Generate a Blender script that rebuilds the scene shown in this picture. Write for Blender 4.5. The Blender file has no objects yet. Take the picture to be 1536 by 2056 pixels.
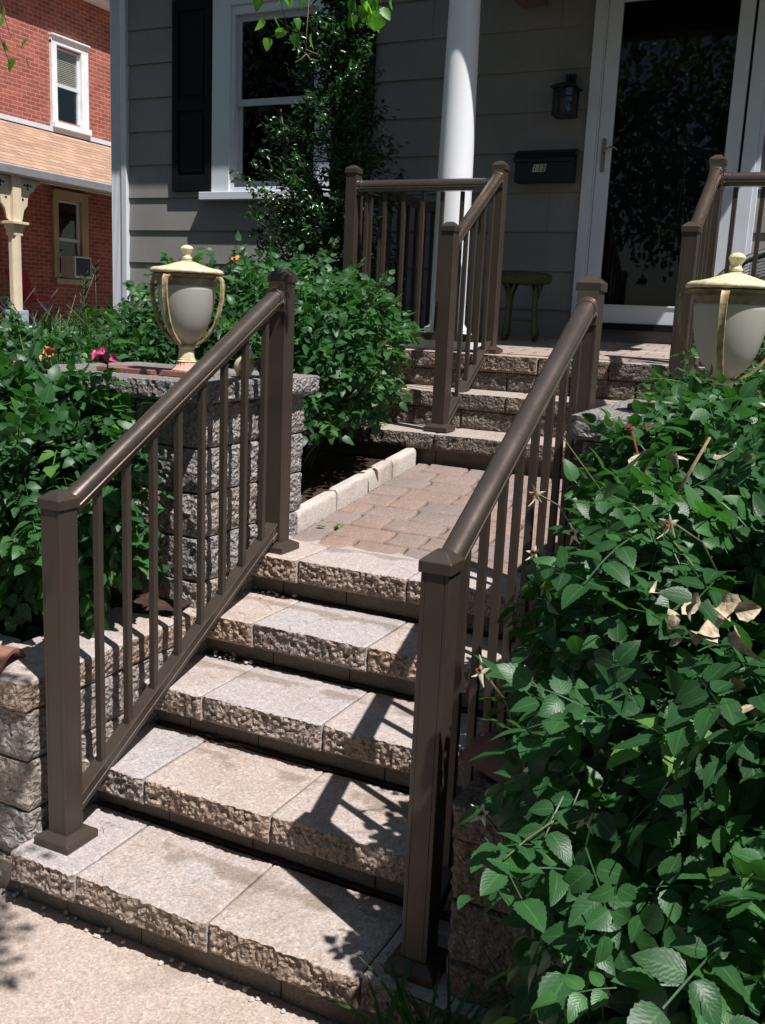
import bpy, math, random
import numpy as np
from mathutils import Vector, Matrix
random.seed(7); RNG = np.random.default_rng(11)
SC = bpy.context.scene
COL = SC.collection
R = math.radians
# ------------------------------------------------------------------ noise
_p = np.random.default_rng(3).permutation(256); PERM = np.concatenate([_p, _p, _p])
_g = np.random.default_rng(4).normal(size=(256, 3)); GR = _g / np.linalg.norm(_g, axis=1)[:, None]
def pn(P):
    P = np.asarray(P, float); i = np.floor(P).astype(int); f = P - i; i &= 255
    u = f * f * f * (f * (f * 6 - 15) + 10); out = 0
    for dx in (0, 1):
        for dy in (0, 1):
            for dz in (0, 1):
                h = PERM[PERM[PERM[(i[:, 0] + dx) & 255] + ((i[:, 1] + dy) & 255)] + ((i[:, 2] + dz) & 255)]
                d = f - np.array([dx, dy, dz]); g = GR[h]
                w = (u[:, 0] if dx else 1 - u[:, 0]) * (u[:, 1] if dy else 1 - u[:, 1]) * (u[:, 2] if dz else 1 - u[:, 2])
                out = out + w * (g * d).sum(1)
    return out
def rockn(P, hi=.8):
    a = pn(P * 16 + 3.3); b = pn(P * 38 + 9.1); c = pn(P * 90 + 5.7); d = pn(P * 7)
    return 0.5 * d + 0.85 * a + (0.5 - 1.5 * np.abs(b)) * 0.8 + hi * c
# ------------------------------------------------------------------ materials
def mat(name): 
    m = bpy.data.materials.new(name); m.use_nodes = True; nt = m.node_tree; nt.nodes.clear()
    o = nt.nodes.new('ShaderNodeOutputMaterial'); b = nt.nodes.new('ShaderNodeBsdfPrincipled')
    nt.links.new(b.outputs[0], o.inputs[0]); return m, nt, b, o
class N:
    def __init__(s, nt): s.nt = nt; s.tc = None
    def co(s, scale=(1, 1, 1), rot=(0, 0, 0)):
        tc = s.nt.nodes.new('ShaderNodeTexCoord'); mp = s.nt.nodes.new('ShaderNodeMapping')
        mp.inputs['Scale'].default_value = scale; mp.inputs['Rotation'].default_value = rot
        s.nt.links.new(tc.outputs['Object'], mp.inputs['Vector']); return mp.outputs[0]
    def noise(s, v, sc, det=4, rough=.6, dist=0):
        n = s.nt.nodes.new('ShaderNodeTexNoise'); n.inputs['Scale'].default_value = sc; n.inputs['Detail'].default_value = det
        n.inputs['Roughness'].default_value = rough; n.inputs['Distortion'].default_value = dist
        s.nt.links.new(v, n.inputs['Vector']); return n.outputs['Fac']
    def voro(s, v, sc, feat='F1', out='Distance'):
        n = s.nt.nodes.new('ShaderNodeTexVoronoi'); n.inputs['Scale'].default_value = sc; n.feature = feat
        s.nt.links.new(v, n.inputs['Vector']); return n.outputs[out]
    def mixv(s, v):
        a = s.nt.nodes.new('ShaderNodeTexNoise'); a.inputs['Scale'].default_value = 25; s.nt.links.new(v, a.inputs['Vector'])
        m = s.nt.nodes.new('ShaderNodeVectorMath'); m.operation = 'MULTIPLY_ADD'; m.inputs[1].default_value = (.04, .04, .04)
        s.nt.links.new(a.outputs['Color'], m.inputs[0]); s.nt.links.new(v, m.inputs[2]); return m.outputs[0]
    def ramp(s, f, stops, interp='LINEAR'):
        n = s.nt.nodes.new('ShaderNodeValToRGB'); n.color_ramp.interpolation = interp; e = n.color_ramp.elements
        while len(e) < len(stops): e.new(.5)
        for k, (p, c) in enumerate(stops):
            e[k].position = p; e[k].color = (c[0], c[1], c[2], 1) if hasattr(c, '__len__') else (c, c, c, 1)
        s.nt.links.new(f, n.inputs[0]); return n.outputs[0]
    def mix(s, f, a, b, mode='MIX'):
        n = s.nt.nodes.new('ShaderNodeMix'); n.data_type = 'RGBA'; n.blend_type = mode
        for sock, v in ((n.inputs[0], f), (n.inputs[6], a), (n.inputs[7], b)):
            if hasattr(v, 'links') or isinstance(v, bpy.types.NodeSocket): s.nt.links.new(v, sock)
            else: sock.default_value = v if not hasattr(v, '__len__') else (v[0], v[1], v[2], 1)
        return n.outputs[2]
    def math(s, op, a, b=0):
        n = s.nt.nodes.new('ShaderNodeMath'); n.operation = op
        for sock, v in ((n.inputs[0], a), (n.inputs[1], b)):
            if isinstance(v, bpy.types.NodeSocket): s.nt.links.new(v, sock)
            else: sock.default_value = v
        return n.outputs[0]
    def attr(s, name):
        n = s.nt.nodes.new('ShaderNodeAttribute'); n.attribute_name = name; return n.outputs['Fac']
    def bump(s, h, b, strength=.5, dist=.01):
        n = s.nt.nodes.new('ShaderNodeBump'); n.inputs['Strength'].default_value = strength; n.inputs['Distance'].default_value = dist
        s.nt.links.new(h, n.inputs['Height']); s.nt.links.new(n.outputs[0], b.inputs['Normal'])
    def link(s, a, b): s.nt.links.new(a, b)
def simple(name, col, rough=.6, metal=0, bump=0, bscale=60, var=.12, vscale=8, spec=.5):
    m, nt, b, o = mat(name); n = N(nt); v = n.co()
    f = n.noise(v, vscale, 5); c = n.ramp(f, [(.3, [x * (1 - var) for x in col]), (.7, [min(1, x * (1 + var)) for x in col])])
    n.link(c, b.inputs['Base Color']); b.inputs['Metallic'].default_value = metal; rg = n.ramp(n.noise(v, vscale * .7, 5, .7), [(.3, max(0, rough - .06)), (.7, min(1, rough + .10))]); n.link(rg, b.inputs['Roughness'])
    b.inputs['Specular IOR Level'].default_value = spec
    if bump: n.bump(n.noise(v, bscale, 5), b, bump, .004)
    return m
def stone_mat(name, cols, tintcols, speck=1.0, bump=.7, chip=0, stain=False):
    m, nt, b, o = mat(name); n = N(nt); v = n.co()
    base = n.ramp(n.noise(v, 5.5, 5, .6), [(.32, cols[0]), (.5, cols[1]), (.68, cols[2])])
    tint = n.ramp(n.attr('tint'), [(0, tintcols[0]), (.5, tintcols[1]), (1, tintcols[2])])
    c = n.mix(.55, base, tint)
    fine = n.noise(v, 170, 3, .7); c = n.mix(.75, c, n.ramp(fine, [(.35, .62), (.5, .97), (.68, 1.28)]), 'MULTIPLY')
    ag = n.voro(v, 120, 'F1', 'Color'); bw = nt.nodes.new('ShaderNodeRGBToBW'); n.link(ag, bw.inputs[0]); ag = n.ramp(bw.outputs[0], [(.1, (.30, .27, .25)), (.4, (.62, .50, .42)), (.6, (.50, .50, .50)), (.9, (.86, .80, .72))]); c = n.mix(.38 * speck, c, ag, 'OVERLAY')
    fl = n.ramp(n.voro(v, 75), [(.10, 1), (.2, 0)]); fl2 = n.math('MULTIPLY', fl, n.ramp(n.noise(v, 45, 1), [(.5, 0), (.6, 1)]))
    c = n.mix(n.math('MULTIPLY', fl2, .55 * speck), c, (.78, .74, .68))
    dk = n.math('MULTIPLY', n.ramp(n.noise(v, 3.1, 6, .65), [(.56, 0), (.72, 1)]), .45)
    c = n.mix(dk, c, (.20, .155, .12))
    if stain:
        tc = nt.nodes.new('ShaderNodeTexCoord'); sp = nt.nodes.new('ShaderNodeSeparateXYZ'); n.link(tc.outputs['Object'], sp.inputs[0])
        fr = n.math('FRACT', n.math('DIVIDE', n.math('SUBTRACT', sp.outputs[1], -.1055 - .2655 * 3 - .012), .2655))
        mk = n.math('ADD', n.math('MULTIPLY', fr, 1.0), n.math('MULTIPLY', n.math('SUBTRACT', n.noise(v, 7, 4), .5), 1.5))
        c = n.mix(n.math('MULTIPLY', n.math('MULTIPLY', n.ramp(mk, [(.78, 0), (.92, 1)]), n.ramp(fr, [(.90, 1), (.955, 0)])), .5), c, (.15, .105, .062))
    n.link(c, b.inputs['Base Color']); b.inputs['Roughness'].default_value = .88; b.inputs['Specular IOR Level'].default_value = .25
    h = n.math('ADD', n.noise(v, 130, 6, .75), n.math('MULTIPLY', n.noise(v, 45, 4), .8))
    if chip: h = n.math('ADD', n.math('MULTIPLY', n.voro(n.mixv(v), 62), 2.2), h)
    n.bump(h, b, bump, .006 + .012 * chip)
    return m
M = {}
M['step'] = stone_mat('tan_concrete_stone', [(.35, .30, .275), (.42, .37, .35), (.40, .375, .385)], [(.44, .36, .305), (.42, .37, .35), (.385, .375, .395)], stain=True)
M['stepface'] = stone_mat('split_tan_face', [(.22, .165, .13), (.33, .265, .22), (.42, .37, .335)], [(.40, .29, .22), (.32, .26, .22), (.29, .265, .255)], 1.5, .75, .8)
M['wallstone'] = stone_mat('grey_split_stone', [(.23, .21, .20), (.32, .30, .29), (.37, .35, .345)], [(.36, .31, .27), (.30, .29, .295), (.22, .21, .22)], 1.4, .9, .35)
M['step_upper'] = stone_mat('darker_upper_tread', [(.30, .25, .215), (.37, .31, .27), (.35, .32, .30)], [(.38, .30, .24), (.36, .31, .275), (.32, .31, .31)])  # darker version of the lower tread stone, with dark stone fronts
M['darkstone'] = stone_mat('dark_split_stone', [(.13, .115, .10), (.22, .185, .155), (.27, .235, .20)], [(.26, .20, .15), (.20, .17, .145), (.15, .14, .135)], 1.3, 1.0, .5)  # on the right wall this darker colour stands in for bush shade
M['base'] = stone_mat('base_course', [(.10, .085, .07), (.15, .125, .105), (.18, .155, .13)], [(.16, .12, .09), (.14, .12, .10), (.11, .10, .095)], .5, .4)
M['paver'] = stone_mat('clay_toned_paver', [(.21, .155, .13), (.255, .185, .155), (.24, .195, .18)], [(.29, .195, .155), (.245, .185, .16), (.205, .185, .19)], .6, .35)
M['curb'] = stone_mat('cream_edging', [(.42, .37, .33), (.50, .45, .41), (.47, .44, .42)], [(.50, .44, .38), (.50, .45, .40), (.45, .42, .40)], .5, .35)
M['walk'] = stone_mat('exposed_aggregate_walk', [(.33, .28, .25), (.41, .355, .325), (.43, .395, .375)], [(.41, .33, .28), (.41, .33, .28), (.41, .33, .28)], .8, .3)
M['soil'] = simple('dark_mulch', (.048, .030, .022), .95, 0, 1.0, 55, .5, 30, .1)
M['bronze'] = simple('bronze_powder_coat', (.056, .041, .031), .40, .25, .25, 420, .06, 12)
M['bronze_rail'] = simple('bronze_handrail', (.20, .155, .125), .27, .8, .06, 200, .05, 9)
M['white'] = simple('white_paint', (.60, .63, .67), .45, 0, .12, 30, .04, 6)
M['column'] = simple('white_column_paint', (.74, .75, .77), .42, 0, .05, 20, .03, 5)
M['black'] = simple('black_paint', (.005, .005, .007), .55, 0, .2, 40, .2, 10, .15)
M['mailbox'] = simple('black_enamel', (.010, .011, .014), .35, .2, .1, 40, .2, 10)
M['darkmetal'] = simple('dark_lantern_metal', (.03, .028, .03), .45, .5, .3, 80, .3, 20)
M['cream'] = simple('cream_paint', (.62, .52, .36), .55, 0, .15, 20, .08, 5)
M['creamdark'] = simple('tan_window_trim', (.40, .31, .19), .6, 0, .15, 20, .08, 5)
M['lampyellow'] = simple('aged_yellow_paint', (.60, .53, .34), .5, 0, .5, 60, .30, 38)
M['lampbrown'] = simple('weathered_brown_paint', (.23, .18, .11), .55, 0, .4, 90, .5, 40)
M['lamparm'] = simple('weathered_yellow_arm', (.36, .28, .15), .5, 0, .5, 70, .65, 45)
M['terracotta'] = simple('terracotta', (.24, .115, .09), .8, 0, .4, 80, .25, 18, .2)
M['pinkclay'] = simple('pink_painted_clay', (.56, .31, .25), .7, 0, .3, 90, .2, 40, .3)
M['nickel'] = simple('brushed_nickel', (.25, .23, .20), .35, .8, .1, 50, .1, 10)
M['green_wicker'] = simple('olive_wicker', (.05, .065, .016), .6, 0, .9, 160, .5, 90)
M['dark_wicker'] = simple('dark_green_wicker', (.018, .035, .028), .38, 0, .8, 120, .3, 60)
M['red'] = simple('red_canvas', (.38, .012, .02), .8, 0, .3, 90, .15, 20)
M['greencloth'] = simple('green_canvas', (.05, .16, .10), .8, 0, .3, 90, .15, 20)
M['chrome'] = simple('grey_tube_metal', (.35, .37, .40), .35, .7)
M['acplastic'] = simple('beige_plastic', (.55, .53, .46), .5)
M['acgrille'] = simple('dark_fin_grille', (.02, .022, .028), .5)
M['bark'] = simple('grey_brown_bark', (.10, .075, .055), .85, 0, 1, 60, .4, 25, .2)
M['cane'] = simple('green_brown_cane', (.09, .10, .035), .6, 0, .4, 90, .5, 20)
M['drystem'] = simple('dry_tan_stem', (.38, .26, .15), .7, 0, .4, 90, .3, 30)
M['dryleaf'] = simple('dried_tan_leaf', (.42, .33, .23), .7, 0, .8, 90, .55, 70)
M['sepal'] = simple('cream_sepal', (.66, .62, .42), .6, 0, .2, 60, .15, 40)
M['redbit'] = simple('rust_red_center', (.22, .05, .025), .7, 0, .5, 90, .4, 60)
M['pink'] = simple('magenta_petal', (.55, .045, .17), .5, 0, .2, 60, .3, 60)
M['orange'] = simple('withered_orange_petal', (.62, .24, .10), .7, 0, .4, 60, .4, 60)
M['redleaf'] = simple('red_young_leaf', (.16, .018, .018), .4, 0, .2, 60, .3, 60)
M['pebble'] = simple('pale_pebble', (.45, .40, .36), .85, 0, .5, 80, .3, 50)
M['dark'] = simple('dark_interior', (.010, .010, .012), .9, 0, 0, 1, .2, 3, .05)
M['woodtan'] = simple('porch_ceiling', (.16, .12, .10), .7, 0, .2, 20, .1, 3)
M['bulb'] = simple('frosted_bulb', (.45, .43, .38), .4)
M['sticker'] = simple('pale_number_tile', (.52, .55, .42), .5)
# lamp bowl glass
def frost():
    m, nt, b, o = mat('frosted_lamp_glass'); n = N(nt)
    b.inputs['Base Color'].default_value = (.72, .70, .62, 1); b.inputs['Roughness'].default_value = .38
    tr = nt.nodes.new('ShaderNodeBsdfTranslucent'); tr.inputs[0].default_value = (.62, .60, .52, 1)
    mx = nt.nodes.new('ShaderNodeMixShader'); mx.inputs[0].default_value = .55
    n.link(b.outputs[0], mx.inputs[1]); n.link(tr.outputs[0], mx.inputs[2]); n.link(mx.outputs[0], o.inputs[0]); return m
M['frost'] = frost()
def glass(name, tint=(.5, .55, .6), refl=1.0):
    m, nt, b, o = mat(name); n = N(nt); nt.nodes.remove(b)
    g = nt.nodes.new('ShaderNodeBsdfGlossy'); g.inputs['Roughness'].default_value = .01; g.inputs[0].default_value = (refl, refl, refl, 1)
    t = nt.nodes.new('ShaderNodeBsdfTransparent'); t.inputs[0].default_value = (*tint, 1)
    lw = nt.nodes.new('ShaderNodeLayerWeight'); lw.inputs[0].default_value = .5; fr = n.math('ADD', n.math('MULTIPLY', n.math('POWER', lw.outputs['Facing'], 5), .94), .045)
    mx = nt.nodes.new('ShaderNodeMixShader'); n.link(fr, mx.inputs[0]); n.link(t.outputs[0], mx.inputs[1]); n.link(g.outputs[0], mx.inputs[2])
    n.link(mx.outputs[0], o.inputs[0]); return m
M['glass'] = glass('window_glass'); M['glassn'] = glass('clear_window_glass', (.93, .94, .95))
# leaves
def leafmat(name, cols, rough=.40, trans=.3, vein=.5):
    m, nt, b, o = mat(name); n = N(nt); v = n.co()
    c = n.ramp(n.attr('rnd'), [(0, cols[0]), (.45, cols[1]), (.85, cols[2]), (1, cols[3])])
    c = n.mix(.5, c, n.ramp(n.noise(v, 60, 3), [(.3, .75), (.7, 1.2)]), 'MULTIPLY')
    c = n.mix(n.math('MULTIPLY', n.ramp(n.attr('across'), [(0, 1), (.10, 0)]), vein * .55), c, [min(1, x * 2.2 + .02) for x in cols[2]])
    n.link(c, b.inputs['Base Color']); b.inputs['Roughness'].default_value = rough; b.inputs['Specular IOR Level'].default_value = .33
    vn = n.math('SINE', n.math('MULTIPLY', n.math('SUBTRACT', n.math('MULTIPLY', n.attr('along'), 8), n.math('MULTIPLY', n.attr('across'), 3)), 6.283)); n.bump(n.math('ADD', n.math('MULTIPLY', vn, .16), n.noise(v, 70, 2)), b, .18, .0022)
    tr = nt.nodes.new('ShaderNodeBsdfTranslucent'); n.link(n.mix(1, c, (1.5, 2.0, .6), 'MULTIPLY'), tr.inputs[0])
    mx = nt.nodes.new('ShaderNodeMixShader'); mx.inputs[0].default_value = trans
    n.link(b.outputs[0], mx.inputs[1]); n.link(tr.outputs[0], mx.inputs[2]); n.link(mx.outputs[0], o.inputs[0]); return m
M['rose'] = leafmat('rose_leaf', [(.018, .056, .020), (.033, .102, .034), (.052, .148, .042), (.11, .23, .05)])
M['rose2'] = leafmat('rose_leaf_light', [(.026, .075, .028), (.038, .11, .036), (.055, .15, .045), (.10, .22, .05)])
M['holly'] = leafmat('dark_glossy_leaf', [(.010, .036, .012), (.018, .058, .018), (.03, .095, .024), (.07, .18, .03)], .16, .15, .2)
M['lily'] = leafmat('strap_leaf', [(.015, .05, .015), (.024, .07, .02), (.035, .10, .025), (.07, .16, .035)], .4, .3, .1)
M['birch'] = leafmat('hanging_leaf', [(.05, .13, .03), (.08, .2, .04), (.13, .30, .04), (.22, .42, .06)], .35, .5, .4)
M['canopy'] = leafmat('street_tree_leaf', [(.02, .05, .015), (.03, .075, .02), (.045, .11, .03), (.07, .15, .04)], .4, .5, .1)
# siding
def siding():
    m, nt, b, o = mat('taupe_siding'); n = N(nt); v = n.co((14, 14, 1.1)); v2 = n.co((1, 1, 1))
    g = n.noise(v, 14, 6, .7, .6)
    c = n.ramp(n.noise(v2, 3, 4), [(.3, (.212, .199, .188)), (.7, (.248, .232, .219))])
    c = n.mix(.35, c, n.ramp(g, [(.35, .75), (.65, 1.15)]), 'MULTIPLY')
    n.link(c, b.inputs['Base Color']); b.inputs['Roughness'].default_value = .75; n.bump(g, b, .5, .003); return m
M['siding'] = siding()
def brick(name, c1, c2, mort, bw, rh, ax='yz', ms=.008, bump=.6, rough=.85, offset=.5):
    m, nt, b, o = mat(name); n = N(nt)
    tc = nt.nodes.new('ShaderNodeTexCoord'); sp = nt.nodes.new('ShaderNodeSeparateXYZ'); cb = nt.nodes.new('ShaderNodeCombineXYZ')
    n.link(tc.outputs['Object'], sp.inputs[0])
    v = n.co(); jx = n.math('MULTIPLY', n.math('SUBTRACT', n.noise(v, 9, 3), .5), .022)
    n.link(n.math('ADD', sp.outputs['Y' if ax[0] == 'y' else 'X'], jx), cb.inputs[0]); n.link(n.math('ADD', sp.outputs['Z' if ax[1] == 'z' else 'Y'], n.math('MULTIPLY', jx, .6)), cb.inputs[1])
    t = nt.nodes.new('ShaderNodeTexBrick'); n.link(cb.outputs[0], t.inputs['Vector']); t.inputs['Scale'].default_value = 1
    t.inputs['Brick Width'].default_value = bw; t.inputs['Row Height'].default_value = rh; t.inputs['Mortar Size'].default_value = ms; t.inputs['Mortar Smooth'].default_value = .25
    t.inputs['Color1'].default_value = (*c1, 1); t.inputs['Color2'].default_value = (*c2, 1); t.inputs['Mortar'].default_value = (*mort, 1); t.inputs['Bias'].default_value = 0; t.offset = offset
    c = n.mix(.6, t.outputs['Color'], n.ramp(n.noise(v, 2.5, 6, .7), [(.3, .68), (.7, 1.28)]), 'MULTIPLY')
    c = n.mix(.5, c, n.ramp(n.noise(v, 28, 5, .7), [(.3, .7), (.7, 1.25)]), 'MULTIPLY')
    n.link(c, b.inputs['Base Color']); b.inputs['Roughness'].default_value = rough; b.inputs['Specular IOR Level'].default_value = .2
    n.bump(n.math('SUBTRACT', n.math('MULTIPLY', n.noise(v, 40, 4), .3), t.outputs['Fac']), b, bump, .008); return m
M['brick'] = brick('old_red_brick', (.40, .115, .078), (.28, .076, .055), (.42, .25, .20), .21, .073)
M['shingle'] = brick('tan_shingle', (.44, .28, .19), (.31, .20, .14), (.15, .095, .065), .33, .075, 'yz', .006, .5, .9, .37)
M['porchfloor'] = brick('porch_paving', (.38, .30, .26), (.30, .235, .21), (.15, .12, .10), .21, .11, 'xy', .007, .4)
M['foundation'] = simple('grey_foundation', (.13, .125, .12), .9, 0, .5, 40)
M['asphalt'] = simple('asphalt', (.05, .05, .052), .9, 0, .6, 120)
M['lawn'] = simple('lawn_ground', (.03, .055, .018), .95, 0, 1, 40, .4, 6, .1)
# ------------------------------------------------------------------ mesh helpers
def setp(o, label=None, cat=None, group=None, kind=None):
    if label: o['label'] = label
    if cat: o['category'] = cat
    if group: o['group'] = group
    if kind: o['kind'] = kind
    return o
def thing(name, loc, label, cat, group=None):
    o = bpy.data.objects.new(name, None); COL.objects.link(o); o.location = loc; o.empty_display_size = .1
    return setp(o, label, cat, group)
def wloc(o):
    v = Vector((0, 0, 0)); 
    while o: v += Vector(o.location); o = o.parent
    return v
class MB:
    def __init__(s): s.v = []; s.f = []; s.t = []; s.mi = []
    def add(s, V, F, tint=.5):
        n = len(s.v); s.v += [tuple(map(float, p)) for p in V]; s.f += [tuple(i + n for i in q) for q in F]
        s.t += ([tint] * len(V)) if not hasattr(tint, '__len__') else list(tint); return s
    def box(s, x0, x1, y0, y1, z0, z1, tint=.5):
        V = [(x, y, z) for z in (z0, z1) for y in (y0, y1) for x in (x0, x1)]
        F = [(0, 2, 3, 1), (4, 5, 7, 6), (0, 1, 5, 4), (2, 6, 7, 3), (0, 4, 6, 2), (1, 3, 7, 5)]
        return s.add(V, F, tint)
    def prism(s, poly, d0, d1, axis='z', tint=.5):
        n = len(poly)
        def P(p, d): return {'z': (p[0], p[1], d), 'y': (p[0], d, p[1]), 'x': (d, p[0], p[1])}[axis]
        V = [P(p, d0) for p in poly] + [P(p, d1) for p in poly]
        F = [tuple(range(n))[::-1], tuple(range(n, 2 * n))] + [(i, (i + 1) % n, n + (i + 1) % n, n + i) for i in range(n)]
        return s.add(V, F, tint)
    def lathe(s, prof, cx, cy, seg=40, flute=0, fr=None, square=None, tint=.5):
        V = []; F = []; n = len(prof)
        for k in range(seg):
            a = 2 * math.pi * k / seg
            for (r, z) in prof:
                rr = r
                if flute and fr and fr[0] <= z <= fr[1]: rr = r * (1 + .07 * math.cos(flute * a))
                V.append((cx + rr * math.cos(a), cy + rr * math.sin(a), z))
        for k in range(seg):
            for j in range(n - 1):
                a, b = k * n + j, ((k + 1) % seg) * n + j; F.append((a, b, b + 1, a + 1))
        F.append(tuple(k * n for k in range(seg))[::-1]); F.append(tuple(k * n + n - 1 for k in range(seg)))
        return s.add(V, F, tint)
    def tube(s, pts, rad, seg=8, tint=.5, cap=True):
        pts = [Vector(p) for p in pts]; n = len(pts); rad = rad if hasattr(rad, '__len__') else [rad] * n
        V = []; F = []; up = Vector((0, 0, 1))
        for i, p in enumerate(pts):
            d = (pts[min(i + 1, n - 1)] - pts[max(i - 1, 0)]).normalized()
            a = d.cross(up if abs(d.z) < .95 else Vector((1, 0, 0))).normalized(); b = a.cross(d)
            for k in range(seg):
                t = 2 * math.pi * k / seg; V.append(p + (a * math.cos(t) + b * math.sin(t)) * rad[i])
        for i in range(n - 1):
            for k in range(seg):
                F.append((i * seg + k, i * seg + (k + 1) % seg, (i + 1) * seg + (k + 1) % seg, (i + 1) * seg + k))
        if cap: F.append(tuple(range(seg))[::-1]); F.append(tuple((n - 1) * seg + k for k in range(seg)))
        return s.add(V, F, tint)
    def sweep(s, prof, p0, p1, side=(1, 0, 0), tint=.5):   # prof in (side, up) metres, vertical end cuts
        V = []; n = len(prof); S = Vector(side)
        for p in (p0, p1):
            for (a, b) in prof: V.append(Vector(p) + S * a + Vector((0, 0, b)))
        F = [(i, (i + 1) % n, n + (i + 1) % n, n + i) for i in range(n)] + [tuple(range(n))[::-1], tuple(range(n, 2 * n))]
        return s.add(V, F, tint)
    def rock(s, x0, x1, y0, y1, z0, z1, rough, res=.009, amp=.011, tint=.5, g=.0025, edge=.008, hf=.8):
        """split-face block: rough = set of faces among '-x +x -y +y'; other faces plain"""
        x0 += g; x1 -= g; lo = np.array([x0, y0, z0]); hi = np.array([x1, y1, z1])
        def ax(a, fine):
            L = hi[a] - lo[a]
            if fine: return np.linspace(lo[a], hi[a], max(2, int(L / res)) + 1)
            k = np.linspace(lo[a], hi[a], max(2, int(L / .06)) + 1)
            return np.unique(np.concatenate([k, [lo[a] + .006, hi[a] - .006]]))
        rx = ('-x' in rough or '+x' in rough); ry = ('-y' in rough or '+y' in rough)
        X = ax(0, ry); Y = ax(1, rx); Z = ax(2, True)
        key = {}; V = []; F = []
        def vid(p):
            k = tuple(np.round(p, 5)); 
            if k not in key: key[k] = len(V); V.append(p)
            return key[k]
        def grid(a, A, b, B, c, cv, flip):
            I = []
            for u in A:
                row = []
                for w in B:
                    p = [0, 0, 0]; p[a] = u; p[b] = w; p[c] = cv; row.append(vid(p))
                I.append(row)
            for i in range(len(A) - 1):
                for j in range(len(B) - 1):
                    q = (I[i][j], I[i + 1][j], I[i + 1][j + 1], I[i][j + 1]); F.append(q[::-1] if flip else q)
        grid(0, X, 1, Y, 2, hi[2], False); grid(0, X, 1, Y, 2, lo[2], True)
        n0 = len(F); mi = [0] * n0
        for (A, a_, c_, cv, fl, nm) in ((X, 0, 1, lo[1], False, '-y'), (X, 0, 1, hi[1], True, '+y'), (Y, 1, 0, lo[0], True, '-x'), (Y, 1, 0, hi[0], False, '+x')):
            q0 = len(F); grid(a_, A, 2, Z, c_, cv, fl); mi += [1 if nm in rough else 0] * (len(F) - q0)
        s.mi += [0] * (len(s.f) - len(s.mi)) + mi
        P = np.array(V); Q = P.copy(); nz = rockn(P + tint * 7.3, hf)
        for a, sgn, nm, pl in ((0, -1, '-x', lo[0]), (0, 1, '+x', hi[0]), (1, -1, '-y', lo[1]), (1, 1, '+y', hi[1])):
            if nm not in rough: continue
            on = np.abs(P[:, a] - pl) < 1e-6; o = 1 - a
            e = np.minimum(np.minimum(P[:, o] - lo[o], hi[o] - P[:, o]) / edge, 1); ez = np.minimum((P[:, 2] - lo[2]) / (edge * 1.3), 1)
            et = np.minimum((hi[2] - P[:, 2]) / .012, 1) * .5 + .5
            d = amp * (nz * (.35 + .65 * e) * et * (.3 + .7 * ez) + .35 * (e * ez - 1))
            Q[on, a] += (sgn * d)[on]
        top = np.abs(P[:, 2] - hi[2]) < 1e-6; rim = top & ((np.abs(P[:, 1] - lo[1]) < 1e-6) | (np.abs(P[:, 1] - hi[1]) < 1e-6) | (np.abs(P[:, 0] - lo[0]) < 1e-6) | (np.abs(P[:, 0] - hi[0]) < 1e-6))
        Q[rim, 2] -= .0025 + .003 * np.clip(nz[rim], 0, 1)
        Q[top, 2] += .0012 * pn(P[top] * 25)
        return s.add(Q, F, tint)
    def build(s, name, m, parent=None, smooth=False, bevel=0, label=None, kind=None, auto=None):
        me = bpy.data.meshes.new(name); me.from_pydata(s.v, [], s.f); me.materials.append(m)
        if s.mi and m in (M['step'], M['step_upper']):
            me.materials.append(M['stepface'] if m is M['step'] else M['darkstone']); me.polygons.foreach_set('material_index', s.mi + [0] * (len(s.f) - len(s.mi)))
        a = me.attributes.new('tint', 'FLOAT', 'POINT'); a.data.foreach_set('value', np.array(s.t, dtype=np.float32))
        if smooth or auto: me.polygons.foreach_set('use_smooth', [True] * len(me.polygons))
        if auto: me.set_sharp_from_angle(angle=R(auto))
        me.update(); o = bpy.data.objects.new(name, me); COL.objects.link(o)
        if parent: o.parent = parent; o.location = -wloc(parent)
        if bevel:
            b = o.modifiers.new('b', 'BEVEL'); b.width = bevel; b.segments = 2; b.limit_method = 'ANGLE'; b.angle_limit = R(40)
        if label: o['label'] = label
        if kind: o['kind'] = kind
        return o
def np_mesh(name, V, F, m, parent=None, rnd=None, across=None, smooth=True, kind=None):
    """V (n,3), F (k,4) quads"""
    me = bpy.data.meshes.new(name); n = len(V); k = len(F)
    me.vertices.add(n); me.vertices.foreach_set('co', np.asarray(V, np.float32).ravel())
    me.loops.add(k * 4); me.loops.foreach_set('vertex_index', np.asarray(F, np.int32).ravel())
    me.polygons.add(k); me.polygons.foreach_set('loop_start', np.arange(0, k * 4, 4, dtype=np.int32))
    me.polygons.foreach_set('loop_total', np.full(k, 4, np.int32))
    if smooth: me.polygons.foreach_set('use_smooth', [True] * k)
    me.update(calc_edges=True)
    if rnd is not None: me.attributes.new('rnd', 'FLOAT', 'POINT').data.foreach_set('value', np.asarray(rnd, np.float32))
    if across is not None:
        ac = np.asarray(across, np.float32); ac = ac if ac.ndim == 2 else np.stack([ac, ac * 0], 1)
        for nm, cc in (('across', 0), ('along', 1)): me.attributes.new(nm, 'FLOAT', 'POINT').data.foreach_set('value', np.ascontiguousarray(ac[:, cc]))
    me.materials.append(m); o = bpy.data.objects.new(name, me); COL.objects.link(o)
    if parent: o.parent = parent; o.location = -wloc(parent)
    if kind: o['kind'] = kind
    return o
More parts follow.
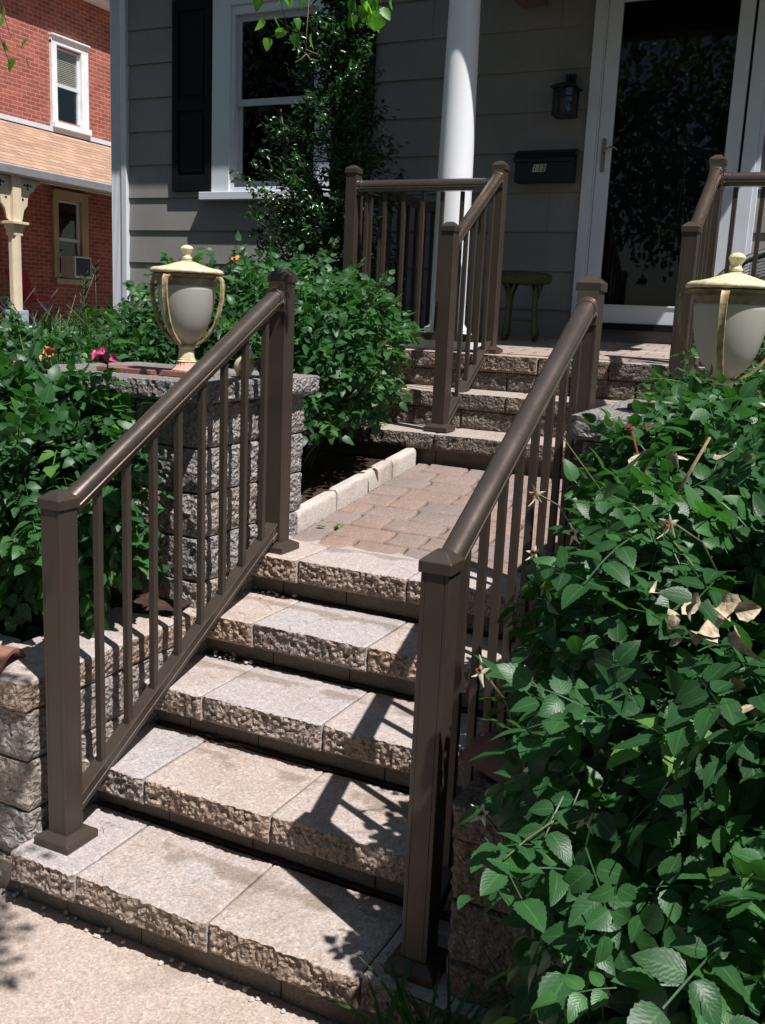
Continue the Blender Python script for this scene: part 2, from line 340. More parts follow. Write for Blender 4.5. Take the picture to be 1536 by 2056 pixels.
# ------------------------------------------------------------------ leaves
def leaflet(st=9, w=.31, zig=.03, fold=.10, droop=.22, tip=.74):
    V = []; A = []; F = []
    for i in range(st + 1):
        t = i / st; hw = w * (math.sin(math.pi * min(1, t ** tip)) ** .75 if 0 < t < 1 else 0) * (1.16 - .34 * t)
        if 0 < i < st and zig: hw += zig * (1 if i % 2 else -1) * (.5 + .5 * hw / w)
        y = t - (zig * .8 if (zig and i % 2) else 0); z = -droop * t * t
        V += [(-hw, y, z + fold * hw / w * .6), (0, t, z), (hw, y, z + fold * hw / w * .6)]; A += [1, 0, 1]
    for i in range(st):
        a = i * 3; F += [(a, a + 1, a + 4, a + 3), (a + 1, a + 2, a + 5, a + 4)]
    return np.array(V), np.array(F), np.stack([np.array(A, float), np.repeat(np.arange(st + 1) / st, 3)], 1)
def rot(ax, a):
    return np.array(Matrix.Rotation(a, 3, ax))
def compound(rng, st, zig, n=5):
    V = []; F = []; A = []; k = 0; L = .10
    specs = [(1.0, 0, 1.0)]
    for j in range(n // 2):
        specs += [(.62 - .36 * j, 1, .88 - .13 * j), (.62 - .36 * j, -1, .88 - .13 * j)]
    for (pos, sd, sc) in specs:
        v, f, a = leaflet(st, .33, zig, fold=rng.uniform(.02, .22), droop=rng.uniform(.05, .4))
        s = .050 * sc * rng.uniform(.9, 1.1); v = v * s
        v = v @ rot('Y', rng.uniform(-.35, .35)).T @ rot('X', rng.uniform(-.3, .15)).T
        if sd: v = v @ rot('Z', -sd * rng.uniform(.95, 1.35)).T
        v = v + np.array([sd * .004, L * .85 * pos + (.0 if sd else .004), -.03 * pos ** 2])
        V.append(v); F.append(f + k); A.append(a); k += len(v)
    # rachis strip
    pts = [(0, 0, 0), (0, L * .3, -.003), (0, L * .6, -.012), (0, L * .9, -.027)]
    v = np.array([p for q in pts for p in ((q[0] - .0009, q[1], q[2]), (q[0] + .0009, q[1], q[2] + .0006))])
    V.append(v); F.append(np.array([(2 * i, 2 * i + 1, 2 * i + 3, 2 * i + 2) for i in range(3)]) + k); A.append(np.tile([.6, 0.], (8, 1)))
    return np.concatenate(V), np.concatenate(F), np.concatenate(A)
def instance(tmpls, P, Yd, Nd, S, rng, rv=None):
    """place templates: positions P, axis Yd, approx normals Nd, scale S"""
    Yd = Yd / np.linalg.norm(Yd, axis=1)[:, None]; X = np.cross(Yd, Nd); X /= np.linalg.norm(X, axis=1)[:, None] + 1e-9; Z = np.cross(X, Yd)
    which = rng.integers(0, len(tmpls), len(P)); VV = []; FF = []; RR = []; AA = []; k = 0
    if rv is None: rv = rng.random(len(P))
    for t, (tv, tf, ta) in enumerate(tmpls):
        ix = np.where(which == t)[0]
        if not len(ix): continue
        M3 = np.stack([X[ix], Yd[ix], Z[ix]], axis=1) * S[ix, None, None]          # rows
        v = np.einsum('vk,nkc->nvc', tv, M3) + P[ix, None, :]
        nv = len(tv); f = tf[None] + (np.arange(len(ix)) * nv)[:, None, None] + k
        VV.append(v.reshape(-1, 3)); FF.append(f.reshape(-1, 4)); RR.append(np.repeat(rv[ix], nv)); AA.append(np.tile(ta, (len(ix), 1))); k += nv * len(ix)
    return np.concatenate(VV), np.concatenate(FF), np.concatenate(RR), np.concatenate(AA)
_r = np.random.default_rng(21)
T_HI = [compound(_r, 15, .017) for _ in range(7)] + [compound(_r, 15, .017, 3) for _ in range(2)]
T_MID = [compound(_r, 6, .03) for _ in range(6)]
T_LOW = [compound(_r, 4, 0) for _ in range(5)]
def single(st, w, size, zig=0, **k):
    v, f, a = leaflet(st, w, zig, **k); return v * size, f, a
def lobes_sample(lobes, n, rng, inner=.55, noise=.33, ok=None):
    P = []; O = []; vol = np.array([l[3] * l[4] * l[5] for l in lobes]) ** .7; vol /= vol.sum(); tries = 0
    while len(P) < n and tries < n * 30:
        tries += 1; l = lobes[rng.choice(len(lobes), p=vol)]
        d = rng.normal(size=3); d /= np.linalg.norm(d); r = (rng.random() ** .45) * (1 - inner) + inner
        nzv = pn(np.array([[d[0] * 2.3 + l[0] * 5, d[1] * 2.3 + l[1] * 5, d[2] * 2.3 + l[2] * 5]]))[0] + .5 * pn(np.array([[d[0] * 6, d[1] * 6 + l[0], d[2] * 6]]))[0]
        q = r * (1 + noise * 1.6 * nzv)
        p = np.array([l[0] + d[0] * l[3] * q, l[1] + d[1] * l[4] * q, l[2] + d[2] * l[5] * q])
        if ok is not None and not ok(p): continue
        o = np.array([d[0] / l[3], d[1] / l[4], d[2] / l[5]]); O.append(o / np.linalg.norm(o)); P.append(p)
    return np.array(P), np.array(O)
def bush(name, base, lobes, n, tm, mtl, label, cat='bush', scale=1.0, seed=1, ok=None, canes=14, group=None, inner=.5, droop=.35):
    rng = np.random.default_rng(seed); t = thing(name, base, label, cat, group)
    P, O = lobes_sample(lobes, n, rng, inner, ok=ok)
    ax = O * .9 + rng.normal(size=O.shape) * .55; ax[:, 2] -= droop
    nd = O * .45 + np.array([.1, -.05, .95]) + rng.normal(size=O.shape) * .42
    sh = []
    for k in range(max(6, n // 140)):
        i = rng.integers(len(P)); d = O[i] + rng.normal(size=3) * .45 + np.array([0, 0, .35]); d /= np.linalg.norm(d); L = rng.uniform(.10, .26); c = [P[i] + d * L * u + np.array([0, 0, -.35 * L * u * u]) for u in np.linspace(-.3, 1, 8)]
        if ok is not None and not all(ok(q) for q in c[3:]): continue
        sh.append(c)
        for j, q in enumerate(c[1:]):
            P = np.vstack([P, q]); O = np.vstack([O, d]); e = rng.normal(size=3) * .8 + d * .9; ax = np.vstack([ax, e]); nd = np.vstack([nd, np.array([.1, -.1, 1.]) + rng.normal(size=3) * .3])
    S = scale * rng.uniform(.7, 1.2, len(P)); ax /= np.linalg.norm(ax, axis=1)[:, None]
    V, F, rr, aa = instance(tm, P - ax * (.05 * S[:, None]), ax, nd, S, rng, np.clip(rng.normal(.42, .23, len(P)), 0, 1))
    np_mesh('foliage', V, F, mtl, t, rr, aa)
    mb = MB(); b = np.array(base)
    for c in sh: mb.tube(c, list(np.linspace(.0028, .0012, len(c))), 5)
    for k in range(canes):
        e = P[rng.integers(len(P))]; s = b + np.array([rng.uniform(-.18, .18), rng.uniform(-.15, .15), 0])
        mid = s * .45 + e * .55 + np.array([0, 0, .12]) + rng.normal(size=3) * .04
        pts = [s * (1 - u) ** 2 + mid * 2 * u * (1 - u) + e * u * u for u in np.linspace(0, 1, 9)]
        mb.tube(pts, list(np.linspace(.006, .0018, 9)), 6)
        for _ in range(3):
            u = rng.uniform(.4, .9); q = s * (1 - u) ** 2 + mid * 2 * u * (1 - u) + e * u * u; e2 = q + rng.normal(size=3) * .14 + np.array([0, 0, .04])
            mb.tube([q, (q + e2) / 2 + np.array([0, 0, .015]), e2], [.003, .0022, .0012], 5)
    mb.build('canes', M['cane'], t, smooth=True)
    return t, P, O
# ------------------------------------------------------------------ key dimensions (metres)
RISE, TREAD, NOS1, RX, YTOP = .1512, .2655, -.1055, 1.046, 1.036
ZL = 5 * RISE
SUN = Vector((.50, -.24, 1.0)).normalized()
def nos(k): return NOS1 + (k - 1) * TREAD
def land_z(y): return ZL + (y - 1.21) * .125 if y > 1.21 else ZL
def porch_z(y): return 1.412 + (y - 3.0) * .06
# ------------------------------------------------------------------ ground
def soil_h(x, y):
    pts = [(.15, .53), (.7, .62), (1.35, .80), (2.4, .90), (4.3, 1.12), (30, 1.15)]
    z = np.interp(y, [p[0] for p in pts], [p[1] for p in pts]); return z
def terrain(name, xs, ys, fn, m, amp=.02, nsc=6):
    X, Y = np.meshgrid(xs, ys, indexing='ij'); P = np.stack([X.ravel(), Y.ravel(), np.zeros(X.size)], 1)
    Z = fn(P[:, 0], P[:, 1]) + amp * pn(P * nsc + 2) + amp * .6 * pn(P * nsc * 3.1)
    P[:, 2] = Z; nx, ny = len(xs), len(ys)
    F = [(i * ny + j, (i + 1) * ny + j, (i + 1) * ny + j + 1, i * ny + j + 1) for i in range(nx - 1) for j in range(ny - 1)]
    o = np_mesh(name, P, np.array(F), m, kind='structure'); return o
fine = lambda a, b, s: np.arange(a, b + s * .5, s)
terrain('garden_soil', np.unique(np.concatenate([np.linspace(-9, -2.2, 14), fine(-2.2, -.12, .04)])), np.unique(np.concatenate([fine(.1, 4.3, .05), np.linspace(4.3, 30, 10)])), soil_h, M['soil'], .012, 9)
terrain('garden_soil', np.unique(np.concatenate([fine(1.2, 3, .06), np.linspace(3, 9, 8)])), fine(.1, 4.3, .06), soil_h, M['soil'], .015, 9)
terrain('ground', np.linspace(-60, 60, 13), np.linspace(-60, 60, 13), lambda x, y: x * 0 - .12, M['lawn'], 0)
# sidewalk with an irregular inner edge
def walk():
    xs = np.linspace(-4, 6, 401); ys = np.array([-.035, -.05, -.09, -.14, -.25, -.5, -.9, -1.4, -2.2])
    P = []
    for x in xs:
        e = .014 * float(pn(np.array([[x * 7, 0, 0]]))[0]) + .010 * float(pn(np.array([[x * 31, 4, 0]]))[0]) + (.0 if x < .9 else -.55 * min(1, (x - .9) / .25) * 1.0)
        for j, y in enumerate(ys):
            w = max(0, 1 - j / 5); P.append((x, (y + e * w) if x < .9 else min(y, y + e * max(0, 1 - j / 8)), -.02 - (.022 if j == 0 else .006 if j == 1 else 0)))
    P = np.array(P); P[:, 2] += .0025 * pn(P * 5) + .0012 * pn(P * 40); ny = len(ys)
    F = [(i * ny + j, i * ny + j + 1, (i + 1) * ny + j + 1, (i + 1) * ny + j) for i in range(len(xs) - 1) for j in range(ny - 1)]
    np_mesh('sidewalk', P, np.array(F), M['walk'], kind='structure')
walk()
MB().box(-60, 60, -9, -2.2, -.2, -.11).build('road', M['asphalt'], kind='structure')
terrain('border_soil', fine(-2, 3, .03), fine(-.75, .08, .03), lambda x, y: -.045 + .03 * np.clip((x - 1.0) * 3, 0, 1), M['soil'], .010, 14)
# ------------------------------------------------------------------ stairs
def step(parent, k, name='step'):
    y0 = nos(k); zt = k * RISE; t = bpy.data.objects.new(name, None); COL.objects.link(t); t.parent = parent; t.location = (.5, y0, zt - RISE)
    t.location = Vector((.5, y0, zt - RISE)) - Vector(parent.location)
    xs = [(-.27 if k > 1 else -.09, .135), (.135, .543), (.543, .947), (.947, 1.14 if k > 1 else 1.30)]
    for i, (a, b) in enumerate(xs):
        m = MB(); ti = [.15, .6, .3, .85, .05, .5, .95, .25][(k * 3 + i * 2) % 8]
        y0b = y0 + random.uniform(-.003, .003) + (.5 * (a + b) - .5) * .018
        rough = {'-y'} | ({'-x'} if (k == 1 and i == 0) else set())
        m.rock(a, b, y0b, y0 + TREAD + .03, zt - .082 + random.uniform(-.001, .001), zt + random.uniform(-.0015, .0015), rough, .005, .014, ti)
        m.build('tread_block', M['step'], t, auto=38)
    z0 = (k - 1) * RISE - (.05 if k == 1 else 0); j = [-.28, .05, .30, .72, 1.15] if k % 2 else [-.28, .18, .46, .83, 1.15]
    m = MB()
    for a, b in zip(j, j[1:]):
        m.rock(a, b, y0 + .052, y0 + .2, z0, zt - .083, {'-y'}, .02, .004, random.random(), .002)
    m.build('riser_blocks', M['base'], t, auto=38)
st = thing('stone_staircase', (.5, 0, 0), 'lower flight of five tan split-face stone steps between bronze railings, rising from the pavement', 'staircase')
for k in range(1, 6): step(st, k)
# dirt and dead straw gathered at the back of the treads
mb = MB()
for k in range(1, 5):
    yb = nos(k + 1) + .05; z = k * RISE
    for seg in range(60):
        x = -.05 + seg * 1.15 / 60; w = .010 + .022 * max(0, float(pn(np.array([[x * 6, k * 3.7, 0]]))[0]) + .25)
        mb.box(x, x + .02, yb - w, yb + .004, z - .002, z + .0035 + .003 * random.random())
setp(mb.build('dirt', M['soil']), 'thin line of brown dirt swept against the risers of the lower stone steps', 'dirt', kind='stuff')
mb = MB()
for (cx, cy, cz, n, sx, sy) in ((.02, nos(5) + .02, 4 * RISE + .004, 16, .05, .02), (.03, nos(4) + .02, 3 * RISE + .004, 16, .05, .02), (.4, -.075, -.02, 40, .5, .015), (.9, -.08, -.02, 18, .3, .02), (-.1, -.07, -.02, 18, .2, .015)):
    for i in range(n):
        x = cx + random.gauss(0, sx); y = cy + random.gauss(0, sy); r = random.uniform(.003, .009)
        V = []; F = []
        for a in range(6):
            for b in (-1, 0, 1):
                q = r * (1 if b == 0 else .55) * random.uniform(.8, 1.15); V.append((x + q * math.cos(a * 1.047), y + q * math.sin(a * 1.047), cz + r * (b + .8) * .6))
        for a in range(6):
            for b in (0, 1): i0 = a * 3 + b; i1 = ((a + 1) % 6) * 3 + b; F.append((i0, i1, i1 + 1, i0 + 1))
        F.append(tuple(a * 3 + 2 for a in range(6))); mb.add(V, F)
setp(mb.build('pebbles', M['pebble']), 'pale grit and small stones lying in the corners of the steps and pavement edge', 'pebbles', kind='stuff')
mb = MB()
for i in range(26):
    k = random.choice([1, 2, 2, 3, 4]); x = random.uniform(.02, .5) if k != 2 else random.uniform(.02, .22); y = nos(k) + random.uniform(.02, .22) if k != 2 else nos(3) + random.uniform(-.01, .04); z = k * RISE + .003; a = random.uniform(-.5, .5) + (0 if k == 2 else random.uniform(-1.5, 1.5)); L = random.uniform(.02, .05) if k != 2 else random.uniform(.06, .14)
    mb.tube([(x, y, z), (x + L * .5 * math.cos(a), y + L * .5 * math.sin(a) + .004, z + .004), (x + L * math.cos(a), y + L * math.sin(a), z)], .0007, 4)
setp(mb.build('dry_straw', M['drystem']), 'dry straw and twigs scattered on the lower stone treads', 'straw', kind='stuff')
# landing pavers
def pavers():
    m = MB(); rows = 9; y = 1.185; rowh = (2.40 - 1.185) / rows; r = random.Random(5)
    for i in range(rows):
        x = -.075 - r.uniform(0, .12); 
        while x < 1.22:
            w = r.choice([.135, .20, .20, .235]); x1 = min(x + w, 1.25); xa = max(x, -.07)
            if x1 - xa > .03:
                y0 = y + i * rowh; y1 = y0 + rowh; g = .0042; n = 7; poly = []
                for q in range(n + 1): u = q / n; poly.append((xa + g + (x1 - xa - 2 * g) * u, y0 + g - .006 * math.sin(math.pi * u) + .004 * (u in (0, 1))))
                for q in range(1, 4): u = q / 4; poly.append((x1 - g + .006 * math.sin(math.pi * u), y0 + g + (rowh - 2 * g) * u))
                for q in range(n + 1): u = 1 - q / n; poly.append((xa + g + (x1 - xa - 2 * g) * u, y1 - g - .006 * math.sin(math.pi * u) - .004 * (u in (0, 1))))
                for q in range(1, 4): u = 1 - q / 4; poly.append((xa + g + .006 * math.sin(math.pi * u), y0 + g + (rowh - 2 * g) * u))
                cx = sum(p[0] for p in poly) / len(poly); cy = sum(p[1] for p in poly) / len(poly); dz = r.uniform(-.0015, .002); tx = r.uniform(-.012, .012); ty = r.uniform(-.012, .012); k = len(poly)
                def zz(p, h): return land_z(p[1]) + h + dz + tx * (p[0] - cx) + ty * (p[1] - cy)
                def sh(p, f): return (cx + (p[0] - cx) * f[0], cy + (p[1] - cy) * f[1])
                fa = (1 - .006 / max(.03, (x1 - xa) / 2), 1 - .006 / (rowh / 2)); fb = (1 - .015 / max(.03, (x1 - xa) / 2), 1 - .015 / (rowh / 2))
                V = [(p[0], p[1], zz(p, -.05)) for p in poly] + [(p[0], p[1], zz(p, -.008)) for p in poly]
                V += [(*sh(p, fa), zz(p, -.002)) for p in poly] + [(*sh(p, fb), zz(p, 0)) for p in poly]
                F = [(L * k + j, L * k + (j + 1) % k, (L + 1) * k + (j + 1) % k, (L + 1) * k + j) for L in range(3) for j in range(k)] + [tuple(3 * k + j for j in range(k))]
                m.add(V, F, r.random())
            x = x1 if x1 < 1.25 else 9
    m.build('paved_path', M['paver'], auto=50, kind='structure')
    MB().add([(-.16, 1.18, land_z(1.2) - .016), (1.3, 1.18, land_z(1.2) - .016), (1.3, 2.46, land_z(2.46) - .016), (-.16, 2.46, land_z(2.46) - .016)], [(0, 1, 2, 3)]).build('path_bed', M['soil'], kind='structure')
pavers()
lab = ['touching the left lamp pillar', 'second from the lamp pillar', 'third from the lamp pillar', 'farthest, ending at the upper steps']
ys = [1.30, 1.60, 1.87, 2.13, 2.385]
for i in range(4):
    m = MB(); y0, y1 = ys[i] + .0008, ys[i + 1] - .0008; xo = -.073 + (.006 if i == 1 else -.004 if i == 2 else 0); zt = lambda y: land_z(y) + .070 + (.006 if i == 1 else 0)
    n = 18; V = []; F = []; prof = [(-.050, -.12), (-.050, -.008), (-.045, 0), (-.012, .002), (-.003, -.006), (0, -.02), (0, -.16)]
    for j in range(n + 1):
        y = y0 + (y1 - y0) * j / n; e = min(1, (j + .3) / 1.5, (n - j + .3) / 1.5)
        for (a, b) in prof: 
            q = .0035 * float(pn(np.array([[y * 30, a * 50, b * 30 + i]]))[0]); V.append((xo + a * (.9 + .1 * e) + q, y, zt(y) + b * 1.0 - (1 - e) * .003 + q))
    k = len(prof)
    for j in range(n):
        for a in range(k - 1): F.append((j * k + a, (j + 1) * k + a, (j + 1) * k + a + 1, j * k + a + 1))
    F.append(tuple(range(k))); F.append(tuple(n * k + a for a in range(k))[::-1]); m.add(V, F, random.random())
    setp(m.build('edging_stone', M['curb'], auto=40), 'cream edging stone beside the paved landing, ' + lab[i], 'edging stone', 'cream edging stones beside the paved landing')
# upper steps and porch
up = thing('upper_steps', (.5, 2.4, .9), 'two upper steps of dark split-face block below the porch, partly behind the handrail', 'steps')
def course(m, x0, x1, y0, y1, z0, z1, w, rough, amp=.010, off=0, res=.011, seed=0):
    r = random.Random(seed); x = x0 - off
    while x < x1 - .02:
        b = x + w * r.uniform(.85, 1.15); b = x1 if x1 - b < .1 else b
        m.rock(max(x, x0), min(b, x1), y0 + r.uniform(-.004, .004), y1, z0 + .0015, z1 - .0015, rough, res, amp, r.random()); x = b
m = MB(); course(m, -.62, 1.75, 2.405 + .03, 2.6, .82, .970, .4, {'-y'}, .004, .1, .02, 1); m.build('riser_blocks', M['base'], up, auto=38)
m = MB(); course(m, -.60, 1.75, 2.375, 2.72, .972, 1.052, .39, {'-y', '-x'}, .011, .17, .010, 2); m.build('lower_tread', M['step_upper'], up, auto=38)
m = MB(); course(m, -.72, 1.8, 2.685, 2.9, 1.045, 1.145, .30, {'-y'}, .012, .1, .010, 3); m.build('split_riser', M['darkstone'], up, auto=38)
m = MB(); course(m, -.72, 1.8, 2.675, 3.02, 1.145, 1.228, .33, {'-y', '-x'}, .011, .0, .010, 4); m.build('upper_tread', M['step_upper'], up, auto=38)
po = thing('front_porch', (.5, 3.6, 1.0), 'raised stone porch with a paved floor in front of the white storm door', 'porch')
m = MB(); course(m, -1.0, 2.0, 2.99, 3.3, 1.05, 1.228, .3, {'-y', '-x'}, .012, 0, .015, 5); course(m, -1.0, 2.0, 2.99, 3.3, 1.228, 1.322, .31, {'-y', '-x'}, .012, .12, .010, 6); m.build('porch_wall', M['darkstone'], po, auto=38)
m = MB(); course(m, -1.0, 2.0, 2.975, 3.12, 1.322, 1.413, .37, {'-y', '-x'}, .011, .05, .010, 7); m.build('edge_blocks', M['step_upper'], po, auto=38)
m = MB(); m.add([(-1.0, 3.118, 1.36), (2.0, 3.118, 1.36), (2.0, 4.3, 1.4), (-1.0, 4.3, 1.4), (-1.0, 3.118, porch_z(3.118) - .002), (2.0, 3.118, porch_z(3.118) - .002), (2.0, 4.3, porch_z(4.3)), (-1.0, 4.3, porch_z(4.3))], [(0, 3, 2, 1), (4, 5, 6, 7), (0, 1, 5, 4), (1, 2, 6, 5), (2, 3, 7, 6), (3, 0, 4, 7)])
m.build('floor', M['porchfloor'], po)
m = MB(); m.box(-.98, -.9, 3.3, 4.3, .9, 1.36); m.build('side_wall', M['foundation'], po)
# ------------------------------------------------------------------ retaining walls and pillars
def wall_blocks(m, x0, x1, y0, y1, zs, faces, w=.40, seed=0, res=.010, amp=.015):
    """courses of blocks around a rectangle: near/far y faces and +-x faces"""
    r = random.Random(seed)
    for i, (a, b) in enumerate(zip(zs, zs[1:])):
        xs = [x0]; 
        while xs[-1] + w * 1.35 < x1: xs.append(xs[-1] + (w * (.5 if (i % 2 and len(xs) == 1) else 1)) * r.uniform(.95, 1.05))
        xs.append(x1); ysl = [y0]
        while ysl[-1] + w * 1.35 < y1: ysl.append(ysl[-1] + (w * (1 if (i % 2 and len(ysl) == 1) else .5 if len(ysl) == 1 else 1)))
        ysl.append(y1)
        for p, q in zip(xs, xs[1:]):
            for s_, t_ in zip(ysl, ysl[1:]):
                rf = set()
                if '-x' in faces and p == x0: rf.add('-x')
                if '+x' in faces and q == x1: rf.add('+x')
                if '-y' in faces and s_ == y0: rf.add('-y')
                if '+y' in faces and t_ == y1: rf.add('+y')
                if rf: m.rock(p, q, s_ + .001, t_ - .001, a + .003, b - .003, rf, res, amp, r.random(), .003, .016, .35)
zlow = [-.06, .085, .23, .375, .52]
t = thing('retaining_wall', (-.3, .2, 0), 'low grey split-face block wall left of the lower steps, behind the left railing', 'stone wall', 'low walls flanking the steps')
m = MB(); wall_blocks(m, -.46, -.08, -.05, .72, zlow, {'-y', '+x'}, .38, 3); wall_blocks(m, -2.3, -.465, -.05, .2, zlow, {'-y'}, .4, 5, .02); m.build('wall_blocks', M['wallstone'], t, auto=38)
for i, (a, b, c, d) in enumerate(((-.35, -.075, -.06, .17), (-.33, -.075, .17, .40), (-.34, -.075, .40, .60), (-.33, -.075, .60, .70))):
    m = MB(); m.rock(a, b, c + .002, d - .002, .521, .602 + random.uniform(-.002, .002), {'+x'} | ({'-y'} if i == 0 else set()) | {'-x'}, .009, .012, [.3, .7, .2, .5][i]); m.build('capstone', M['step'], t, auto=38)
m = MB(); 
for i in range(5): m.rock(-.355 - .4 * (i + 1), -.355 - .4 * i, -.06, .2, .521, .6, {'-y'}, .015, .012, random.random())
m.build('capstone', M['step'], t, auto=38)
t = thing('retaining_wall', (1.3, .2, 0), 'low shaded block wall right of the lower steps, mostly under the large rose bush', 'stone wall', 'low walls flanking the steps')
m = MB(); wall_blocks(m, 1.125, 1.5, -.05, .75, zlow, {'-y', '-x'}, .38, 7); wall_blocks(m, 1.505, 3.4, -.05, .2, zlow, {'-y'}, .4, 9, .02); m.build('wall_blocks', M['darkstone'], t, auto=38)  # shade under the rose bush is put into the stone colour
m = MB(); 
for (a, b, c, d) in ((1.12, 1.4, -.06, .2), (1.12, 1.4, .2, .45), (1.12, 1.4, .45, .73), (1.4, 1.8, -.06, .2), (1.8, 2.2, -.06, .2), (2.2, 2.6, -.06, .2)): m.rock(a, b, c + .002, d - .002, .521, .60, {'-y', '-x'}, .012, .012, random.random())
m.build('capstone', M['darkstone'], t, auto=38)  # caps darkened in colour for the same shade
zp = [.40, .5455, .6935, .8415, .9895, 1.1375, 1.285]
t = thing('stone_pillar', (-.5, 1.0, .5), 'grey split-face block pillar left of the landing, carrying the lamp and two bird ornaments', 'pillar', 'stone pillars at the head of the lower steps')
m = MB(); wall_blocks(m, -.86, -.08, .71, 1.345, zp, {'-y', '+x', '+y'}, .34, 11, .0085, .016); m.build('pillar_blocks', M['wallstone'], t, auto=38)
m = MB(); m.rock(-.92, -.50, .665, 1.395, 1.287, 1.352, {'-y', '-x', '+y'}, .0095, .013, .8); m.rock(-.50, -.045, .665, 1.03, 1.287, 1.353, {'-y', '+x'}, .0095, .013, .9); m.rock(-.50, -.045, 1.034, 1.395, 1.287, 1.352, {'+x', '+y'}, .0095, .013, .6); m.build('capstone', M['wallstone'], t, auto=38)
t = thing('stone_pillar', (1.5, 1.05, .5), 'grey stone pillar right of the landing, mostly hidden by rose leaves, carrying the right lamp', 'pillar', 'stone pillars at the head of the lower steps')
m = MB(); wall_blocks(m, 1.135, 1.80, .74, 1.38, zp, {'-y', '-x', '+y'}, .34, 13, .012, .018); m.build('pillar_blocks', M['wallstone'], t, auto=38)
m = MB(); m.rock(1.10, 1.85, .70, 1.06, 1.287, 1.352, {'-y', '-x'}, .010, .013, .7); m.rock(1.10, 1.85, 1.064, 1.43, 1.287, 1.352, {'-x', '+y'}, .010, .013, .85); m.build('capstone', M['wallstone'], t, auto=38)
def shard(loc, rz, label, w=.15, tilt=.25, L=.16):
    m = MB(); V = []; F = []; n = 10
    for i in range(n + 1):
        a = -1.0 + 2.0 * i / n
        for (r, y) in ((w, 0), (w, L + .01 * math.sin(i * 2.3)), (w - .014, L + .01 * math.sin(i * 2.3)), (w - .014, 0)):
            p = Vector((r * math.sin(a), y, r * math.cos(a) - w * .55)); p.rotate(Matrix.Rotation(tilt, 3, 'X')); p.rotate(Matrix.Rotation(rz, 3, 'Z')); V.append(p + Vector(loc))
    for i in range(n):
        for j in range(4): F.append((i * 4 + j, i * 4 + (j + 1) % 4, (i + 1) * 4 + (j + 1) % 4, (i + 1) * 4 + j))
    F += [(0, 1, 2, 3), (n * 4 + 3, n * 4 + 2, n * 4 + 1, n * 4)]; m.add(V, F)
    setp(m.build('roof_tile_shard', M['terracotta'], bevel=.002), label, 'terracotta shard')
shard((-.20, .02, .612), 1.9, 'curved red-brown terracotta shard lying on the left wall behind the front post', .085, .05, .2)
shard((1.25, .10, .612), 1.2, 'curved red-brown terracotta shard lying on the shaded right wall under the rose bush', .085, .1, .16)
for (x0, x1, y0, y1, z, lb, rz) in ((-.60, -.36, .80, .95, 1.353, 'flat reddish clay tile lying left of the left lamp', .1), (1.19, 1.37, .98, 1.12, 1.353, 'flat reddish clay tile on the right pillar cap, showing beside the rose leaves', -.05)):
    setp(MB().box(x0, x1, y0, y1, z, z + .016).build('clay_tile', M['terracotta'], bevel=.002), lb, 'clay tile')
# ------------------------------------------------------------------ railings
PW = .0635 / 2
def post(parent, x, y, z, h=.972, name='post'):
    t = bpy.data.objects.new(name, None); COL.objects.link(t); t.parent = parent; t.location = Vector((x, y, z)) - wloc(parent)
    a = PW; g = .0009; c = .0016; poly = []
    for k in range(4):
        ca, sa = [(1, 0), (0, 1), (-1, 0), (0, -1)][k]
        seq = [(-a + c, -a), (-a * .72, -a), (-a * .70, -a + g), (-a * .66, -a + g), (-a * .64, -a), (a * .64, -a), (a * .66, -a + g), (a * .70, -a + g), (a * .72, -a), (a - c, -a)]
        poly += [(x + p * ca - q * sa, y + p * sa + q * ca) for p, q in seq]
    MB().prism(poly, z + .004, z + h - .045).build('shaft', M['bronze'], t)
    b = a * 1.16; m = MB(); zt = z + h
    V = []
    for (r, zz) in ((b, zt - .050), (b, zt - .027), (b * .97, zt - .025), (b * .42, zt - .008), (b * .36, zt - .0065)):
        for sx, sy in ((-1, -1), (1, -1), (1, 1), (-1, 1)): V.append((x + sx * r, y + sy * r, zz))
    F = [(3, 2, 1, 0)] + [(L * 4 + j, L * 4 + (j + 1) % 4, L * 4 + 4 + (j + 1) % 4, L * 4 + 4 + j) for L in range(4) for j in range(4)] + [(16, 17, 18, 19)]
    m.add(V, F).build('cap', M['bronze'], t, bevel=.0015)
    V = []; b = .059; m = MB()
    for (r, zz) in ((b, z + .002), (b, z + .021), (b * .96, z + .024), (PW * 1.22, z + .034), (PW * 1.1, z + .036)):
        for sx, sy in ((-1, -1), (1, -1), (1, 1), (-1, 1)): V.append((x + sx * r, y + sy * r, zz))
    m.add(V, F).build('base_plate', M['bronze'], t, bevel=.0015)
    return t
def loaf():
    p = []
    for i in range(13):
        a = math.pi * (1 - i / 12); p.append((.0265 * math.cos(a), .027 * math.sin(a) ** .8 - .027))
    p = p[:]; 
    p += [(.0265, -.033), (.0235, -.035), (.0235, -.039), (.0258, -.041), (.0258, -.046), (.0195, -.048), (.0195, -.062), (-.0195, -.062), (-.0195, -.048), (-.0258, -.046), (-.0258, -.041), (-.0235, -.039), (-.0235, -.035), (-.0265, -.033)]
    return p
